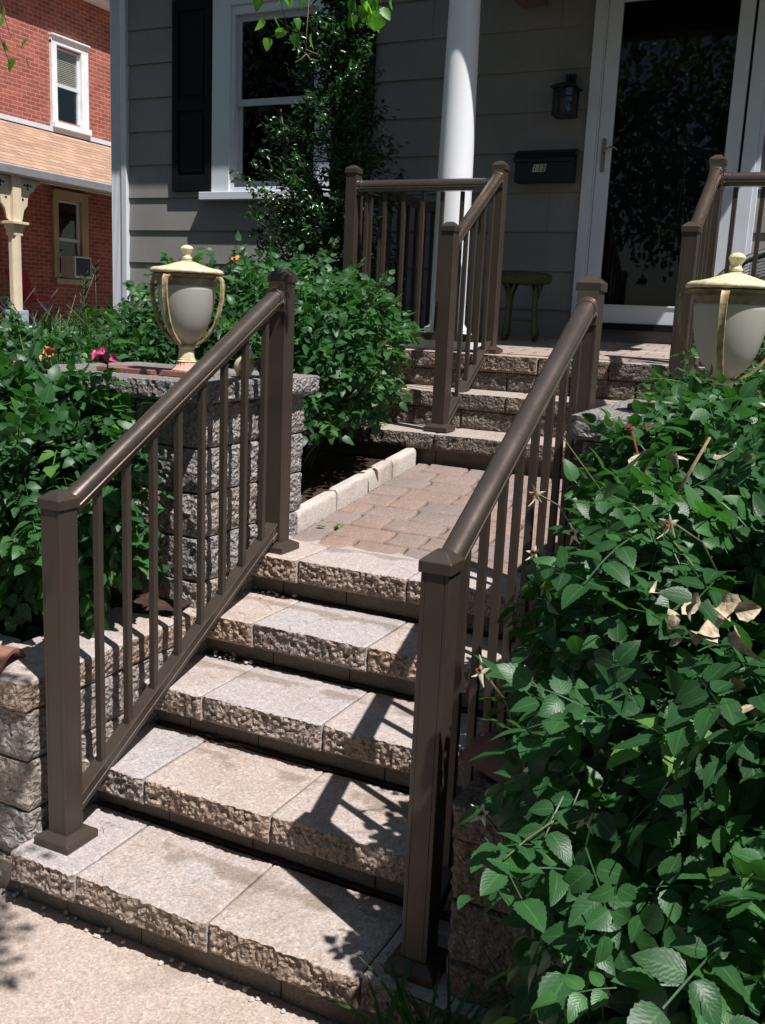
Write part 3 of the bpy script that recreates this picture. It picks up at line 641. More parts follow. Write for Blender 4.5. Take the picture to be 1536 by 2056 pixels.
def rail(parent, p0, p1, side, end1=True, end0=False):
    """p0,p1 = top-centre points"""
    p0 = Vector(p0); p1 = Vector(p1); o = MB().sweep(loaf(), p0, p1, side).build('handrail', M['bronze_rail'], parent, auto=25)
    d = (p1 - p0).normalized()
    for (e, s, q) in ((end1, -1, p1), (end0, 1, p0)):
        if not e: continue
        m = MB(); pr = [(a * 1.15, b * 1.07 + .0032) for a, b in loaf()]
        m.sweep(pr, q, q + d * s * .028, side); br = m.build('bracket', M['bronze_rail'], o, auto=25)
        S = Vector(side); f = Vector((d.x, d.y, 0)).normalized(); 
        for a_ in (-1, 1):
            c_ = q + S * a_ * .031 + d * s * .011 + Vector((0, 0, -.045)); MB().tube([c_, c_ + S * a_ * .0022], .0035, 8).build('screw', M['chrome'], br)
        V = [];
        for u in (0, -.005):
            for a, b in ((-.031, .018), (.031, .018), (.031, -.080), (-.031, -.080)): V.append(q + S * a + Vector((0, 0, b)) + f * u * -s)
        MB().add(V, [(0, 1, 2, 3), (7, 6, 5, 4), (0, 4, 5, 1), (1, 5, 6, 2), (2, 6, 7, 3), (3, 7, 4, 0)]).build('flange', M['bronze_rail'], o, bevel=.001)
    return o
def stair_rail(x, y0, y1, zt0, zt1, zb0, zb1, posts, nbal, label, group, ys=None):
    t = thing('stair_railing', (x, y0, posts[0][2]), label, 'railing', group)
    for p in posts: post(t, *p)
    a, b = y0 + PW, y1 - PW; s = (zt1 - zt0) / (b - a)
    rail(t, (x, a, zt0), (x, b, zt1), (1, 0, 0))
    pb = [(-.021, 0), (-.021, -.006), (-.019, -.008), (-.019, -.030), (-.021, -.032), (-.021, -.046), (.021, -.046), (.021, -.032), (.019, -.030), (.019, -.008), (.021, -.006), (.021, 0)]
    pb = pb[::-1]
    bo = MB().sweep(pb, (x, a, zb0), (x, b, zb1), (1, 0, 0)).build('bottom_rail', M['bronze'], t, bevel=.0007)
    pr = [(p * 1.1, q * 1.08 + .0015) for p, q in pb]; d = Vector((0, b - a, zb1 - zb0)).normalized()
    MB().sweep(pr, Vector((x, b, zb1)) - d * .03, (x, b, zb1), (1, 0, 0)).build('bracket', M['bronze_rail'], bo, bevel=.0007)
    for i in range(nbal):
        y = a + (b - a) * (i + .5) / nbal if ys is None else ys[i]
        u = (y - a) / (b - a); z0 = zb0 + u * (zb1 - zb0); z1 = zt0 + u * (zt1 - zt0) - .060; h = .0095; k0 = h * (zb1 - zb0) / (b - a); k1 = h * s
        V = [(x - h, y - h, z0 - k0), (x + h, y - h, z0 - k0), (x + h, y + h, z0 + k0), (x - h, y + h, z0 + k0), (x - h, y - h, z1 - k1), (x + h, y - h, z1 - k1), (x + h, y + h, z1 + k1), (x - h, y + h, z1 + k1)]
        MB().add(V, [(3, 2, 1, 0), (4, 5, 6, 7), (0, 1, 5, 4), (1, 2, 6, 5), (2, 3, 7, 6), (3, 0, 4, 7)]).build('baluster', M['bronze'], t, bevel=.0008)
    return t
ysb = [.139 + .1138 * i for i in range(8)]
stair_rail(0, 0, YTOP, 1.107, 1.662, .268, .857, [(0, 0, RISE), (0, YTOP, ZL)], 8, 'bronze railing left of the lower steps, in front of the lamp pillar', 'bronze stair railings', ysb)
stair_rail(RX, 0, YTOP, 1.107, 1.662, .268, .857, [(RX, 0, RISE), (RX, YTOP, ZL)], 8, 'bronze railing right of the lower steps, beside the big rose bush', 'bronze stair railings', ysb)
UY, PY3 = 2.479, 3.10
stair_rail(0, UY, PY3, 1.955, 2.325, 1.10, 1.475, [(0, UY, 1.053), (0, PY3, 1.413)], 5, 'short bronze railing on the left of the upper steps, in front of the white column', 'bronze stair railings')
stair_rail(1.062, UY, PY3, 1.955, 2.325, 1.10, 1.475, [(1.075, UY, 1.053), (1.062, PY3, 1.413)], 5, 'short bronze railing right of the upper steps, before the storm door', 'bronze stair railings')
def level_rail(p0, p1, z, posts, n, label, e0=True, e1=True):
    t = thing('porch_railing', (p0[0], p0[1], z), label, 'railing', 'level porch railings')
    for p in posts: post(t, *p)
    p0 = Vector((*p0, 0)); p1 = Vector((*p1, 0)); d = (p1 - p0).normalized(); side = Vector((d.y, -d.x, 0)); zt = z + .885; zb = z + .09
    rail(t, p0 + Vector((0, 0, zt)), p1 + Vector((0, 0, zt)), side, e1, e0)
    pb = [(-.021, 0), (-.021, -.04), (.021, -.04), (.021, 0)][::-1]
    MB().sweep(pb, p0 + Vector((0, 0, zb)), p1 + Vector((0, 0, zb)), side).build('bottom_rail', M['bronze'], t, bevel=.001)
    for i in range(n):
        c = p0 + (p1 - p0) * ((i + .5) / n); MB().box(c.x - .0095, c.x + .0095, c.y - .0095, c.y + .0095, zb, zt - .066).build('baluster', M['bronze'], t, bevel=.0008)
level_rail((-.846 + PW, PY3), (-PW, PY3), 1.415, [(-.846, PY3, 1.413)], 7, 'level bronze porch railing passing in front of the white column')
level_rail((-.846, PY3 + PW), (-.846, 4.27), 1.43, [], 9, 'level bronze railing on the left end of the porch running back to the house wall', True, True)
level_rail((1.062 + PW, PY3), (1.93, PY3), 1.415, [], 7, 'level bronze porch railing at the right edge, before the wicker armchair', True, False)
# ------------------------------------------------------------------ house
WY = 4.3
ho = thing('house', (-.5, 6, 0), 'taupe lap-sided house with white trim, black shutters and a white storm door', 'house')
m = MB(); op = [(-2.49, -1.74, 2.40, 3.64), (.15, 1.03, 1.50, 3.56)]; z = 2.142 - .238 * 5; P_ = .238; k = 0
while z < 4.25:
    z1 = z + P_; segs = [(-3.46, 3.2)]
    for (a, b, c, d) in op:
        if z1 > c + .02 and z < d - .02:
            segs = [q for s in segs for q in ([(s[0], a), (b, s[1])] if s[0] < a and s[1] > b else [s])]
    rj = random.Random(int(z * 1000)); cut = []
    for (a, b) in segs:
        x = a; 
        while True:
            x2 = x + rj.uniform(.7, 1.22)
            if x2 > b - .2: cut.append((x, b)); break
            cut.append((x, x2 - .0018)); x = x2
    for (a, b) in cut:
        V = [(a, WY - .017, z), (b, WY - .017, z), (b, WY - .003, z1), (a, WY - .003, z1), (a, WY + .04, z), (b, WY + .04, z), (b, WY + .04, z1), (a, WY + .04, z1)]
        m.add(V, [(0, 1, 2, 3), (4, 7, 6, 5), (0, 4, 5, 1), (3, 2, 6, 7), (0, 3, 7, 4), (1, 5, 6, 2)], random.random())
    z = z1
m.build('siding', M['siding'], ho)
m = MB(); m.box(-3.5, -3.46, WY + .05, 10, .6, 4.2); m.box(3.2, 3.24, WY, 10, .6, 4.2); m.box(-3.5, 3.24, 10, 10.04, .6, 4.2); m.build('side_walls', M['siding'], ho)
m = MB(); m.box(-3.47, 3.2, WY + .005, WY + .1, .2, .95); m.build('foundation', M['foundation'], ho)
m = MB(); m.box(.1, 1.1, WY - .02, WY + .1, 1.45, 1.578); m.build('door_step', M['foundation'], ho)
# dark rooms behind glass
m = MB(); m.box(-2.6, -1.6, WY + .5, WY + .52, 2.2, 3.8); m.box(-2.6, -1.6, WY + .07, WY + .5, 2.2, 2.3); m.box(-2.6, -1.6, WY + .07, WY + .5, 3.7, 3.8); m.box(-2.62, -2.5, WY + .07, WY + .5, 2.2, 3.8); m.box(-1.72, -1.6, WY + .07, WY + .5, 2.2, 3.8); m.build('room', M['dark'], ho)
# corner board, fluted
pr = [(-3.578, WY + .03), (-3.578, WY - .035)]
for i in range(7): x = -3.570 + i * .0125; pr += [(x, WY - .036), (x + .003, WY - .030), (x + .008, WY - .030), (x + .0105, WY - .036)]
pr += [(-3.478, WY - .036), (-3.474, WY - .044), (-3.43, WY - .044), (-3.427, WY - .038), (-3.427, WY + .03)]
m = MB().prism(pr, .9, 4.25); m.build('corner_board', M['white'], ho)
# roof + eave (casts the shade on the upper wall)
m = MB(); m.add([(-4.0, WY - .42, 4.16), (-.95, WY - .42, 4.16), (-.95, WY - .42, 4.28), (-4.0, WY - .42, 4.28), (-4.0, 7.2, 6.0), (3.6, 7.2, 6.0), (3.6, 10.5, 4.28), (-4.0, 10.5, 4.28), (3.6, WY - .42, 4.28), (3.6, WY - .42, 4.16), (3.6, 10.5, 4.16), (-4.0, 10.5, 4.16)],
      [(0, 9, 8, 3), (3, 8, 5, 4), (4, 5, 6, 7), (0, 11, 10, 9), (0, 3, 4, 7, 11), (9, 10, 6, 5, 8), (7, 6, 10, 11)]); m.build('roof', M['woodtan'], ho)
m = MB(); m.box(-.62, 1.72, 3.02, WY - .02, 3.76, 3.84); m.box(-.45, 1.68, 3.22, 3.38, 3.5, 3.76); m.box(-.353, -.195, 3.38, WY - .02, 3.455, 3.76)
m.build('porch_roof', M['woodtan'], ho)
# window
w = bpy.data.objects.new('window', None); COL.objects.link(w); w.parent = ho; w.location = Vector((-2.1, WY, 2.4)) - Vector(ho.location)
F_ = WY - .038
m = MB(); m.box(-2.642, -2.49, F_, WY + .02, 2.408, 3.80); m.box(-1.76, -1.655, F_, WY + .02, 2.408, 3.80); m.box(-2.489, -1.761, F_, WY + .02, 3.66, 3.80); m.box(-2.66, -1.64, F_ - .03, WY, 3.80, 3.83); m.build('casing', M['white'], w, bevel=.003)
m = MB(); m.box(-2.50, -2.462, WY - .018, WY + .06, 2.41, 3.66); m.box(-1.79, -1.75, WY - .018, WY + .06, 2.41, 3.66); m.box(-2.461, -1.791, WY - .018, WY + .06, 3.60, 3.66); m.box(-2.461, -1.791, WY - .018, WY + .06, 2.41, 2.445); m.build('frame', M['white'], w, bevel=.002)
m = MB()
for (z0, z1, yy) in ((3.0, 3.60, WY + .012), (2.446, 3.045, WY + .032)):
    m.box(-2.461, -2.425, yy, yy + .018, z0, z1); m.box(-1.827, -1.791, yy, yy + .018, z0, z1); m.box(-2.424, -1.828, yy, yy + .018, z1 - .042, z1); m.box(-2.424, -1.828, yy, yy + .018, z0, z0 + .045)
m.build('sash', simple('grey_white_sash', (.42, .44, .47), .5), w, bevel=.002)
m = MB(); m.box(-2.42, -1.832, WY + .020, WY + .024, 3.05, 3.555); m.box(-2.42, -1.832, WY + .040, WY + .044, 2.495, 3.0); m.build('pane', glass('dimmed_window_glass', (.4, .42, .45), .35), w)  # dark tint and dimmed mirror colour imitate a reflection of dark surroundings
m = MB(); m.box(-2.72, -1.60, WY - .085, WY + .01, 2.352, 2.407); m.build('sill', M['white'], w, bevel=.004)
def shutter(x0, x1, lb):
    m = MB(); z0, z1 = 2.42, 3.735; y1 = WY - .014; m.box(x0, x1, y1 - .012, y1, z0, z1)
    m.box(x0, x0 + .05, y1 - .030, y1 - .0125, z0, z1); m.box(x1 - .05, x1, y1 - .030, y1 - .0125, z0, z1)
    for (a, b) in ((z0, z0 + .11), (2.98, 3.06), (z1 - .08, z1)): m.box(x0 + .0505, x1 - .0505, y1 - .030, y1 - .0125, a, b)
    for (a, b) in ((z0 + .135, 2.955), (3.085, z1 - .105)): m.box(x0 + .075, x1 - .075, y1 - .022, y1 - .0125, a, b)
    m.build('shutter', M['black'], ho, bevel=.004, label=lb)
shutter(-2.995, -2.648, 'black panelled shutter left of the window'); shutter(-1.650, -1.345, 'black panelled shutter right of the window behind the dark shrub')
# door
dr = bpy.data.objects.new('storm_door', None); COL.objects.link(dr); dr.parent = ho; dr.location = Vector((.6, WY, 1.58)) - Vector(ho.location); dr['label'] = 'white full-glass storm door'
m = MB(); m.box(.108, .172, WY - .045, WY + .05, 1.58, 3.62); m.box(.172, .185, WY - .032, WY + .05, 1.58, 3.58); m.box(1.022, 1.10, WY - .045, WY + .05, 1.52, 3.62); m.box(1.10, 1.125, WY - .032, WY + .03, 1.50, 3.62); m.box(.186, 1.021, WY - .045, WY + .05, 3.55, 3.62); m.build('frame', M['white'], dr, bevel=.003)
m = MB(); y0 = WY - .035; y1 = WY - .005
m.box(.188, .272, y0, y1, 1.60, 3.545); m.box(.925, 1.006, y0, y1, 1.60, 3.545); m.box(.2725, .9245, y0, y1, 1.60, 1.712); m.box(.2725, .9245, y0, y1, 3.435, 3.545)
m.box(.2725, .9245, y0 - .006, y1, 1.700, 1.7115); m.build('door_leaf', M['white'], dr, bevel=.003)
m = MB(); m.box(.2726, .9244, WY - .022, WY - .018, 1.712, 3.435); m.build('pane', glass('storm_glass', (.6, .62, .65), .5), dr)
m = MB(); m.box(.12, 1.08, WY - .055, WY, 1.560, 1.598); m.build('threshold', M['black'], dr)
# inner wooden door in the dark behind the storm glass
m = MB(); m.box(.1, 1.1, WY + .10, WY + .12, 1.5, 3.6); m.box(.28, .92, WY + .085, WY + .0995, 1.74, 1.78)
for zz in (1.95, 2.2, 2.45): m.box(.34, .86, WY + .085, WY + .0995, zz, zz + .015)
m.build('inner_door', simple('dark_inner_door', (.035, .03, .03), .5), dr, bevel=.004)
m = MB(); pl = []
for i in range(20):
    a = 2 * math.pi * i / 20; pl.append((.226 + .0125 * math.cos(a), 2.585 + (.0125 * math.sin(a)) + (.085 if math.sin(a) > 0 else -.085)))
m.prism(pl, WY - .042, WY - .035, 'y'); m.tube([(.228, WY - .042, 2.60), (.230, WY - .07, 2.602), (.245, WY - .078, 2.612), (.275, WY - .08, 2.625), (.300, WY - .078, 2.622), (.316, WY - .072, 2.607)], [.009, .008, .0065, .006, .0055, .004], 10); m.build('handle', M['nickel'], dr, auto=40)
# column
t = thing('porch_column', (-.33, 3.3, 1.42), 'tall round white tapered column on a square plinth at the porch front', 'column')
pr = []
for i in range(15):
    u = i / 14; zz = 1.535 + u * 1.98; pr.append((.0975 - .021 * max(0, (u - .15) / .85) ** 1.6, zz))
MB().lathe([(.1, 1.53)] + pr, -.33, 3.3, 64).build('shaft', M['column'], t, smooth=True)
MB().lathe([(.148, 1.482), (.150, 1.492), (.146, 1.503), (.128, 1.508), (.124, 1.514), (.128, 1.522), (.122, 1.534), (.108, 1.5375), (.102, 1.55)], -.33, 3.3, 48).build('base', M['column'], t, auto=30)
MB().box(-.51, -.155, 3.125, 3.475, 1.415, 1.480).build('plinth', M['white'], t, bevel=.004)
# mailbox
t = thing('mailbox', (-.117, WY - .05, 2.42), 'black wall mailbox marked 110 beside the storm door', 'mailbox')
pr = [(WY - .018, 2.43), (WY - .11, 2.43), (WY - .115, 2.435), (WY - .115, 2.545), (WY - .018, 2.60)]
MB().prism(pr, -.300, .064, 'x').build('body', M['mailbox'], t, bevel=.003)
pr = [(WY - .0185, 2.626), (WY - .055, 2.624), (WY - .095, 2.603), (WY - .122, 2.566), (WY - .124, 2.545), (WY - .118, 2.545), (WY - .116, 2.563), (WY - .092, 2.596), (WY - .055, 2.617), (WY - .0185, 2.62)]
MB().prism(pr, -.308, .072, 'x').build('lid', M['mailbox'], t, bevel=.001)
for i, ch in enumerate('110'):
    x = -.186 + i * .0275; yy = WY - .1155; s = .22; m = MB(); h0, h1 = 2.487, 2.531
    m.prism([(x, h0), (x + .0245, h0), (x + .0245 + s * .044, h1), (x + s * .044, h1)], yy - .0015, yy, 'y'); tl = m.build('number_tile', M['sticker'], t)
    m = MB(); q = lambda a, b: (x + a + s * (b - h0), b)
    if ch == '1': m.prism([q(.010, 2.491), q(.015, 2.491), q(.015, 2.527), q(.010, 2.527)], yy - .003, yy - .0016, 'y')
    else:
        for (a, b, c, d) in ((.006, .010, 2.493, 2.526), (.0155, .0195, 2.493, 2.526), (.0101, .0154, 2.493, 2.498), (.0101, .0154, 2.521, 2.526)): m.prism([q(a, c), q(b, c), q(b, d), q(a, d)], yy - .003, yy - .0016, 'y')
    m.build('digit', M['black'], tl)
# wall lantern
t = thing('wall_lantern', (-.01, WY - .1, 2.8), 'small dark metal carriage lantern on the siding left of the storm door', 'lantern')
cx, cy = -.012, WY - .105
m = MB()
for dx in (-.058, .058):
    for dy in (-.058, .058): m.box(cx + dx - .005, cx + dx + .005, cy + dy - .005, cy + dy + .005, 2.812, 2.958)
m.box(cx - .064, cx + .064, cy - .064, cy + .064, 2.800, 2.812); m.box(cx - .063, cx + .063, cy - .0625, cy - .0585, 2.905, 2.911); m.box(cx - .003, cx + .003, cy - .0625, cy - .0585, 2.911, 2.958); m.build('cage', M['darkmetal'], t)
V = []
for (r, zz) in ((.080, 2.958), (.080, 2.964), (.030, 2.990), (.012, 2.995)):
    for sx, sy in ((-1, -1), (1, -1), (1, 1), (-1, 1)): V.append((cx + sx * r, cy + sy * r, zz))
MB().add(V, [(3, 2, 1, 0)] + [(L * 4 + j, L * 4 + (j + 1) % 4, L * 4 + 4 + (j + 1) % 4, L * 4 + 4 + j) for L in range(3) for j in range(4)] + [(12, 13, 14, 15)]).build('roof', M['darkmetal'], t)
m = MB(); m.tube([(cx, cy, 2.99), (cx, cy, 3.03), (cx, cy + .03, 3.045), (cx, WY - .02, 3.02)], .007, 8); m.box(cx - .03, cx + .03, WY - .03, WY - .017, 2.86, 3.06); m.build('bracket', M['darkmetal'], t)
MB().lathe([(.012, 2.815), (.013, 2.85), (.022, 2.868), (.026, 2.885), (.018, 2.905), (.006, 2.92)], cx, cy, 20).build('bulb', M['bulb'], t, smooth=True)
m = MB(); m.box(cx - .057, cx + .057, cy - .0575, cy - .0555, 2.813, 2.957); m.box(cx + .0555, cx + .0575, cy - .055, cy + .055, 2.813, 2.957); m.build('pane', M['glass'], t)
# wicker stool
t = thing('wicker_stool', (-.11, 3.95, porch_z(3.95)), 'round green wicker stool standing in the porch shade below the mailbox', 'stool')
zf = porch_z(3.95); cx, cy = -.112, 3.95
m = MB(); pr = [(.02, zf + .335), (.12, zf + .335), (.150, zf + .345), (.158, zf + .365), (.156, zf + .392), (.140, zf + .405), (.09, zf + .409), (.01, zf + .41)]
m.lathe(pr, cx, cy, 60, 30, (zf + .34, zf + .40)); m.build('seat', M['green_wicker'], t, smooth=True)
for i in range(4):
    a = math.pi / 4 + i * math.pi / 2 + .25; ux, uy = math.cos(a), math.sin(a); L = [(cx + ux * r, cy + uy * r, zz) for r, zz in ((.105, zf + .34), (.108, zf + .25), (.112, zf + .14), (.118, zf + .08), (.125, zf + .05), (.128, zf + .0))]
    m = MB(); m.tube(L, [.014, .015, .014, .018, .022, .012], 12); lg = m.build('leg', M['green_wicker'], t, smooth=True)
    m = MB()
    for sg in (-1, 1):
        b = a + sg * .42; m.tube([(cx + ux * .108, cy + uy * .108, zf + .235), (cx + math.cos(a + sg * .2) * .112, cy + math.sin(a + sg * .2) * .112, zf + .285), (cx + math.cos(b) * .125, cy + math.sin(b) * .125, zf + .34)], .008, 8)
    m.build('brace', M['green_wicker'], lg, smooth=True)
m = MB()
for i in range(4):
    a = math.pi / 4 + i * math.pi / 2 + .25; b = a + math.pi / 2; m.tube([(cx + math.cos(a) * .113, cy + math.sin(a) * .113, zf + .125), (cx + math.cos(b) * .113, cy + math.sin(b) * .113, zf + .125)], .007, 8)
m.build('stretcher', M['green_wicker'], t, smooth=True)
# wicker armchair on the right of the porch
t = thing('wicker_armchair', (1.42, 3.62, porch_z(3.6)), 'dark green woven wicker armchair behind the right lamp finial', 'armchair')
cx, cy, zf = 1.42, 3.62, porch_z(3.6); m = MB(); rim = MB()
def rimz(a): return .36 + .22 * max(0, math.sin(a)) ** 1.2
for r_ in range(30):
    pts = []
    for i in range(41):
        a = R(-25) + R(230) * i / 40; zz = .06 + (rimz(a) - .06) * r_ / 29; w_ = .004 * (1 if (i + r_) % 2 else -1); rr = .36 + .05 * zz + w_; pts.append((cx + rr * math.cos(a), cy + .82 * rr * math.sin(a), zf + zz))
    m.tube(pts, .0045, 5)
for i in range(21):
    a = R(-25) + R(230) * i / 20; m.tube([(cx + .36 * math.cos(a), cy + .82 * .36 * math.sin(a), zf + .03), (cx + (.36 + .05 * rimz(a)) * math.cos(a), cy + .82 * (.36 + .05 * rimz(a)) * math.sin(a), zf + rimz(a))], .005, 5)
m.build('woven_back', M['dark_wicker'], t, smooth=True)
pts = [(cx + (.385) * math.cos(a), cy + .82 * .385 * math.sin(a), zf + rimz(a) + .008) for a in [R(-25) + R(230) * i / 40 for i in range(41)]]; rim.tube(pts, .020, 10); rim.build('rim', M['dark_wicker'], t, smooth=True)
MB().lathe([(.02, zf + .24), (.33, zf + .24), (.34, zf + .27), (.30, zf + .285), (.02, zf + .285)], cx, cy - .02, 40).build('seat', M['dark_wicker'], t, smooth=True)
for (dx, dy) in ((-.26, -.2), (.26, -.2), (-.22, .2), (.22, .2)): MB().tube([(cx + dx, cy + dy, zf), (cx + dx, cy + dy, zf + .25)], .018, 8).build('leg', M['dark_wicker'], t, smooth=True)
# ------------------------------------------------------------------ urn lamps
def urn(cx, cy, zb, label, th0):
    t = thing('urn_lamp', (cx, cy, zb), label, 'lamp', 'urn lamps on the stone pillars'); k = .00166; Z = lambda y: zb + (755 - y) * .001575; q = lambda L: [(r * k, Z(y)) for r, y in L][::-1]
    MB().lathe(q([(1, 483), (6, 484), (11, 487), (13, 491), (12, 494), (8, 500), (7, 504), (8, 507), (10, 509), (10, 512), (8, 514), (12, 516)]), cx, cy, 48, 14, (Z(503), Z(492))).build('finial', M['lampyellow'], t, auto=40)
    MB().lathe(q([(9, 516), (15, 517), (26, 521), (40, 526), (55, 529.5), (66, 531), (71, 534), (73, 538), (72, 541.5), (68, 542)]), cx, cy, 72).build('dome', M['lampyellow'], t, smooth=True)
    MB().lathe(q([(60, 542.2), (69, 544), (66, 548), (61, 550), (62, 554), (60, 557), (59, 562), (58.5, 566), (55, 568), (50, 568)]), cx, cy, 72).build('rim', M['lampbrown'], t, auto=35)
    MB().lathe(q([(57, 566), (57, 575), (55.5, 595), (52, 618), (46, 642), (37, 663), (26, 677), (14, 686), (8, 688)]), cx, cy, 64).build('bowl', M['frost'], t, smooth=True)
    for i in range(4):
        a = th0 + i * math.pi / 2; e = Vector((math.cos(a), math.sin(a), 0)); s = Vector((-math.sin(a), math.cos(a), 0)); V = []; F = []
        path = [(60, 554), (66, 548), (74, 548), (79, 554), (80.5, 567), (79, 592), (73, 620), (65, 643), (53, 663), (38, 678), (20, 688), (10, 690)]
        for j, (r, y) in enumerate(path):
            c = Vector((cx, cy, Z(y))) + e * r * k; p2 = path[min(j + 1, len(path) - 1)]; p1 = path[max(j - 1, 0)]
            tn = (e * (p2[0] - p1[0]) * k + Vector((0, 0, -(p2[1] - p1[1]) * k))).normalized(); nn = s.cross(tn).normalized(); wd = .0098 - .003 * j / 11; th = .0036
            for (u, w2) in ((-1, -1), (-.6, -.55), (.6, -.55), (1, -1), (1, 1), (-1, 1)): V.append(c + s * u * wd + nn * w2 * th)
        n = len(path)
        for j in range(n - 1):
            for b in range(6): F.append((j * 6 + b, j * 6 + (b + 1) % 6, (j + 1) * 6 + (b + 1) % 6, (j + 1) * 6 + b))
        F += [tuple(range(6))[::-1], tuple((n - 1) * 6 + b for b in range(6))]; MB().add(V, F).build('arm', M['lamparm'], t, auto=50)
    MB().lathe(q([(11, 688), (14, 690), (16.5, 692), (16.5, 695), (15, 697), (17, 717), (18.5, 718.5), (18, 721), (21, 723), (20, 725)]), cx, cy, 40).build('neck', M['lampyellow'], t, auto=35)
    MB().lathe(q([(19.5, 725), (20, 729), (23, 735), (28, 740), (33, 743)]), cx, cy, 72, 18, (Z(741), Z(728))).build('flared_base', M['pinkclay'], t, smooth=True)
    MB().box(cx - .066, cx + .066, cy - .066, cy + .066, zb, Z(743)).build('plate', M['terracotta'], t, bevel=.002)
urn(-.262, .862, 1.354, 'yellow-topped urn lamp with frosted bowl on the left pillar', R(-84))
urn(1.450, .91, 1.354, 'yellow-topped urn lamp at the right edge, rising out of the rose bush', R(-92))
# bird ornaments
def bird(x, y, z, rz, mt, label, s=1.0):
    t = thing('bird_ornament', (x, y, z), label, 'ornament', 'bird ornaments on the left pillar')
    def ell(c, r, seg=20, rng_=12):
        V = []; F = []
        for i in range(rng_ + 1):
            ph = math.pi * i / rng_
            for j in range(seg):
                th = 2 * math.pi * j / seg; V.append((c[0] + r[0] * math.sin(ph) * math.cos(th), c[1] + r[1] * math.sin(ph) * math.sin(th), c[2] + r[2] * math.cos(ph)))
        for i in range(rng_):
            for j in range(seg): F.append((i * seg + j, (i + 1) * seg + j, (i + 1) * seg + (j + 1) % seg, i * seg + (j + 1) % seg))
        return V, F
    m = MB(); Rz = Matrix.Rotation(rz, 3, 'Z')
    for c, r in (((0, 0, .034), (.042, .030, .032)), ((.030, 0, .056), (.020, .019, .024)), ((.038, 0, .074), (.0175, .016, .0165)), ((-.042, 0, .036), (.028, .014, .010)), ((.056, 0, .072), (.009, .005, .0045)), ((0, 0, .006), (.03, .024, .012))):
        V, F = ell(c, r); m.add([tuple(Rz @ Vector([q * s for q in p]) + Vector((x, y, z))) for p in V], F)
    o = m.build('body', mt, t); md = o.modifiers.new('r', 'REMESH'); md.mode = 'VOXEL'; md.voxel_size = .0032; sm = o.modifiers.new('s', 'SMOOTH'); sm.iterations = 6; md.use_smooth_shade = True
def birdmat(name, a, b, c):
    m, nt, bs, o = mat(name); n = N(nt); v = n.co(); col = n.ramp(n.noise(v, 32, 4), [(.38, a), (.5, b), (.62, c)]); col = n.mix(.4, col, n.ramp(n.noise(v, 200, 3), [(.35, .5), (.65, 1.4)]), 'MULTIPLY'); n.link(col, bs.inputs['Base Color']); bs.inputs['Roughness'].default_value = .6; n.bump(n.noise(v, 150, 3), bs, .4, .004); return m
bird(-.125, 1.00, 1.353, R(-35), birdmat('speckled_tan', (.30, .20, .12), (.46, .36, .25), (.62, .56, .46)), 'small speckled tan bird ornament behind the balusters, nearer the lamp', 1.1)
bird(-.112, 1.135, 1.353, R(15), birdmat('dark_slate', (.03, .035, .03), (.06, .065, .06), (.35, .34, .30)), 'dark bird ornament with a pale face behind the balusters, next to the tan one', 1.15)
# ------------------------------------------------------------------ neighbour house
nb = thing('brick_house', (-12, 12.5, 1), 'neighbouring red brick house with white windows and a tan shingled side porch', 'house')
XN = -12.0
def wallpanel(m, y0, y1, z0, z1, ops):
    ysx = sorted({y0, y1} | {a for o_ in ops for a in o_[:2]}); zsx = sorted({z0, z1} | {a for o_ in ops for a in o_[2:]})
    for a, b in zip(ysx, ysx[1:]):
        for c, d in zip(zsx, zsx[1:]):
            if any(o_[0] <= a and b <= o_[1] and o_[2] <= c and d <= o_[3] for o_ in ops): continue
            m.add([(XN, a, c), (XN, b, c), (XN, b, d), (XN, a, d)], [(0, 1, 2, 3)])
ops = [(12.36, 13.02, 4.84, 6.08), (12.36, 12.98, 2.02, 3.42)]
m = MB(); wallpanel(m, 4, 24, .5, 7.3, ops); m.add([(XN, 4, .5), (XN - 8, 4, .5), (XN - 8, 4, 7.3), (XN, 4, 7.3)], [(0, 3, 2, 1)])
m.build('wall', M['brick'], nb)
MB().box(XN - .5, XN - .45, 11.9, 13.5, 1.8, 6.5).build('room', M['dark'], nb)
def nwin(y0, y1, z0, z1, fr, tm, lb, shade):
    w = bpy.data.objects.new('window', None); COL.objects.link(w); w.parent = nb; w.location = Vector((XN, (y0 + y1) / 2, z0)) - Vector(nb.location); w['label'] = lb
    a = .13; m = MB(); X1 = XN + .06; m.box(XN - .06, X1, y0, y0 + a, z0 + .1, z1 - .1); m.box(XN - .06, X1, y1 - a * 1.35, y1, z0 + .1, z1 - .1); m.box(XN - .06, X1 + .002, y0, y1, z1 - .16, z1 - .03); m.box(XN - .06, X1 + .05, y0 - .01, y1 + .01, z1 - .03, z1); m.box(XN - .06, X1 + .06, y0 - .01, y1 + .01, z0, z0 + .1); m.build('casing', tm, w, bevel=.006)
    b0, b1, c0, c1 = y0 + a, y1 - a * 1.35, z0 + .1, z1 - .16; zm = (c0 + c1) / 2; m = MB(); xs = XN - .05
    m.box(xs, xs + .04, b0, b0 + .045, c0, c1); m.box(xs, xs + .04, b1 - .05, b1, c0, c1); m.box(xs, xs + .045, b0, b1, zm - .03, zm + .03); m.box(xs, xs + .04, b0 + .0455, b1 - .0505, c1 - .05, c1); m.box(xs, xs + .04, b0 + .0455, b1 - .0505, c0, c0 + .06); m.build('sash', fr, w)
    MB().box(xs + .012, xs + .016, b0 + .04, b1 - .04, c0 + .05, c1 - .04).build('pane', M['glassn'], w)
    if shade:
        m = MB(); z = zm + .05
        while z < c1 - .05: m.box(xs - .015, xs + .008, b0 + .03, b1 - .03, z, z + .018); z += .032
        m.build('blind', simple('olive_grey_blind', (.42, .40, .30), .7), w)
    return w
